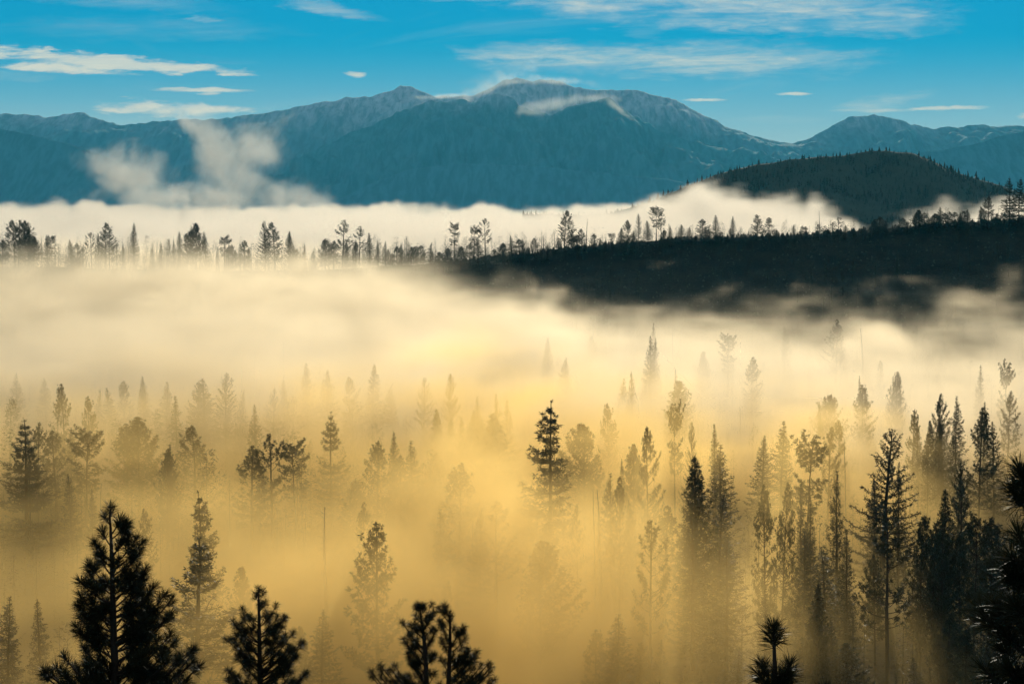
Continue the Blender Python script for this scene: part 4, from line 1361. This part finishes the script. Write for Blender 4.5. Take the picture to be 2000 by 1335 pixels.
A_T = [[(226, 1335, 8.5), (222, 1240, 7.2), (220, 1150, 5.5), (218, 1080, 4.0), (216, 1030, 2.6), (214, 1000, 1.2)]]
A_P = [(213, 994), (205, 1008), (237, 1012), (247, 1022), (196, 1040), (190, 1055), (250, 1048), (263, 1055), (275, 1062), (279, 1072), (236, 1058), (176, 1105), (172, 1117), (182, 1090), (200, 1085), (241, 1085), (262, 1085), (275, 1100), (280, 1115), (265, 1122), (167, 1128), (160, 1147), (157, 1166), (155, 1182), (175, 1165), (190, 1150), (206, 1130), (240, 1125), (256, 1130), (275, 1130), (280, 1142), (306, 1140), (300, 1150), (315, 1168), (325, 1182), (330, 1200), (322, 1212), (310, 1185), (286, 1170), (266, 1170), (250, 1185), (200, 1190), (185, 1200), (166, 1200), (153, 1215), (150, 1225), (195, 1215), (210, 1180), (276, 1205), (290, 1200), (302, 1192), (250, 1225), (270, 1225), (186, 1242), (170, 1252), (160, 1267), (195, 1257), (318, 1237), (326, 1247), (310, 1257), (295, 1247), (276, 1247), (330, 1267), (335, 1280), (320, 1275), (286, 1270), (260, 1257), (215, 1260), (246, 1275), (200, 1280), (180, 1292), (156, 1287), (160, 1302), (141, 1302), (102, 1298), (115, 1294), (84, 1330), (92, 1312), (107, 1312), (130, 1317), (120, 1327), (350, 1288), (365, 1282), (375, 1292), (380, 1312), (370, 1322), (392, 1330), (350, 1312), (335, 1302), (310, 1302), (290, 1302), (266, 1302), (240, 1307), (215, 1312), (195, 1317), (175, 1322), (150, 1332), (300, 1327), (330, 1327), (270, 1330), (230, 1332)]
near_pine(A_T, 31, A_P, 25, 'black long-needled pine top filling the lower left, tallest of the foreground pines', 1)
B_T = [[(508, 1335, 5.5), (507, 1270, 4.6), (506, 1210, 3.4), (505, 1150, 1.4)]]
B_P = [(505, 1148), (512, 1157), (499, 1160), (520, 1171), (508, 1181), (537, 1186), (533, 1194), (475, 1184), (560, 1199), (555, 1209), (520, 1196), (490, 1196), (480, 1201), (541, 1206), (455, 1213), (463, 1216), (475, 1216), (445, 1239), (451, 1246), (465, 1231), (485, 1226), (496, 1216), (525, 1221), (536, 1224), (550, 1226), (561, 1232), (566, 1246), (568, 1256), (555, 1246), (540, 1246), (521, 1241), (500, 1236), (476, 1246), (460, 1253), (450, 1259), (486, 1256), (510, 1261), (531, 1261), (546, 1266), (565, 1266), (572, 1263), (571, 1276), (588, 1257), (587, 1267), (583, 1274), (575, 1281), (556, 1286), (460, 1286), (476, 1281), (470, 1276), (490, 1281), (515, 1286), (535, 1291), (450, 1311), (445, 1306), (465, 1306), (481, 1306), (500, 1311), (520, 1311), (546, 1311), (560, 1306), (573, 1321), (590, 1319), (603, 1299), (600, 1311), (566, 1321), (580, 1335), (446, 1326), (460, 1331), (490, 1331), (530, 1331)]
near_pine(B_T, 52, B_P, 15, 'black short-tufted pine top between the two larger foreground pines at left', 2, 0.7, True)
C_T = [[(833, 1335, 5.5), (831, 1275, 4.6), (826, 1230, 3.2), (818, 1178, 1.4)], [(876, 1335, 5.0), (879, 1260, 3.8), (879, 1196, 1.4)]]
C_P = [(817, 1176), (821, 1184), (828, 1181), (842, 1183), (849, 1187), (857, 1186), (868, 1188), (871, 1192), (879, 1196), (812, 1201), (822, 1202), (844, 1198), (784, 1225), (800, 1221), (812, 1213), (819, 1223), (810, 1226), (835, 1211), (860, 1208), (858, 1216), (880, 1204), (878, 1213), (905, 1228), (910, 1241), (905, 1234), (892, 1241), (887, 1226), (845, 1226), (826, 1231), (850, 1236), (866, 1231), (800, 1244), (812, 1249), (787, 1254), (795, 1259), (808, 1257), (823, 1264), (845, 1246), (860, 1251), (876, 1249), (886, 1256), (912, 1263), (916, 1271), (910, 1279), (900, 1276), (886, 1271), (870, 1266), (850, 1266), (836, 1261), (797, 1278), (801, 1286), (805, 1298), (816, 1291), (830, 1286), (845, 1281), (860, 1286), (880, 1286), (896, 1291), (910, 1291), (925, 1279), (931, 1281), (928, 1291), (955, 1291), (958, 1299), (955, 1311), (940, 1301), (936, 1311), (925, 1306), (920, 1321), (957, 1323), (965, 1331), (940, 1326), (723, 1316), (726, 1321), (742, 1301), (741, 1311), (765, 1303), (768, 1309), (755, 1316), (743, 1323), (778, 1316), (775, 1326), (786, 1331), (800, 1316), (810, 1306), (820, 1316), (835, 1311), (850, 1311), (870, 1316), (890, 1316), (905, 1326), (860, 1331), (830, 1331), (800, 1333)]
near_pine(C_T, 50, C_P, 14.5, 'black bushy pine top with two leaders at the bottom centre', 3, 0.75, True)
D_T = [[(1514, 1345, 5.0), (1513, 1290, 4.2), (1511, 1225, 2.6)]]
D_P = [(1511, 1228), (1512, 1236), (1541, 1298), (1492, 1302), (1484, 1318), (1545, 1320), (1522, 1325), (1500, 1335)]
near_pine(D_T, 20, D_P, 38, 'single long-needled pine tip standing alone at the bottom right', 4, 0.5, False, 0.4)
E_T = [[(2062, 1345, 15), (2056, 1200, 13), (2040, 1060, 9), (2012, 960, 5), (1990, 905, 2.5)]]
E_P = [(1984, 915), (1998, 925), (1990, 950), (1975, 960), (2005, 975), (2020, 1000), (1996, 1050), (1976, 1088), (1966, 1112), (1992, 1122), (2010, 1090), (1952, 1187), (1968, 1172), (1942, 1215), (1985, 1200), (2000, 1170), (1938, 1322), (1962, 1302), (1988, 1320), (2010, 1290), (1975, 1250), (2020, 1230), (1965, 1335)]
near_pine(E_T, 15, E_P, 52, 'large black long-needled pine cut off by the right edge of the picture', 5, 0.35, False, 0.5, 1.6)


print('script', round(time.time() - T0, 1))
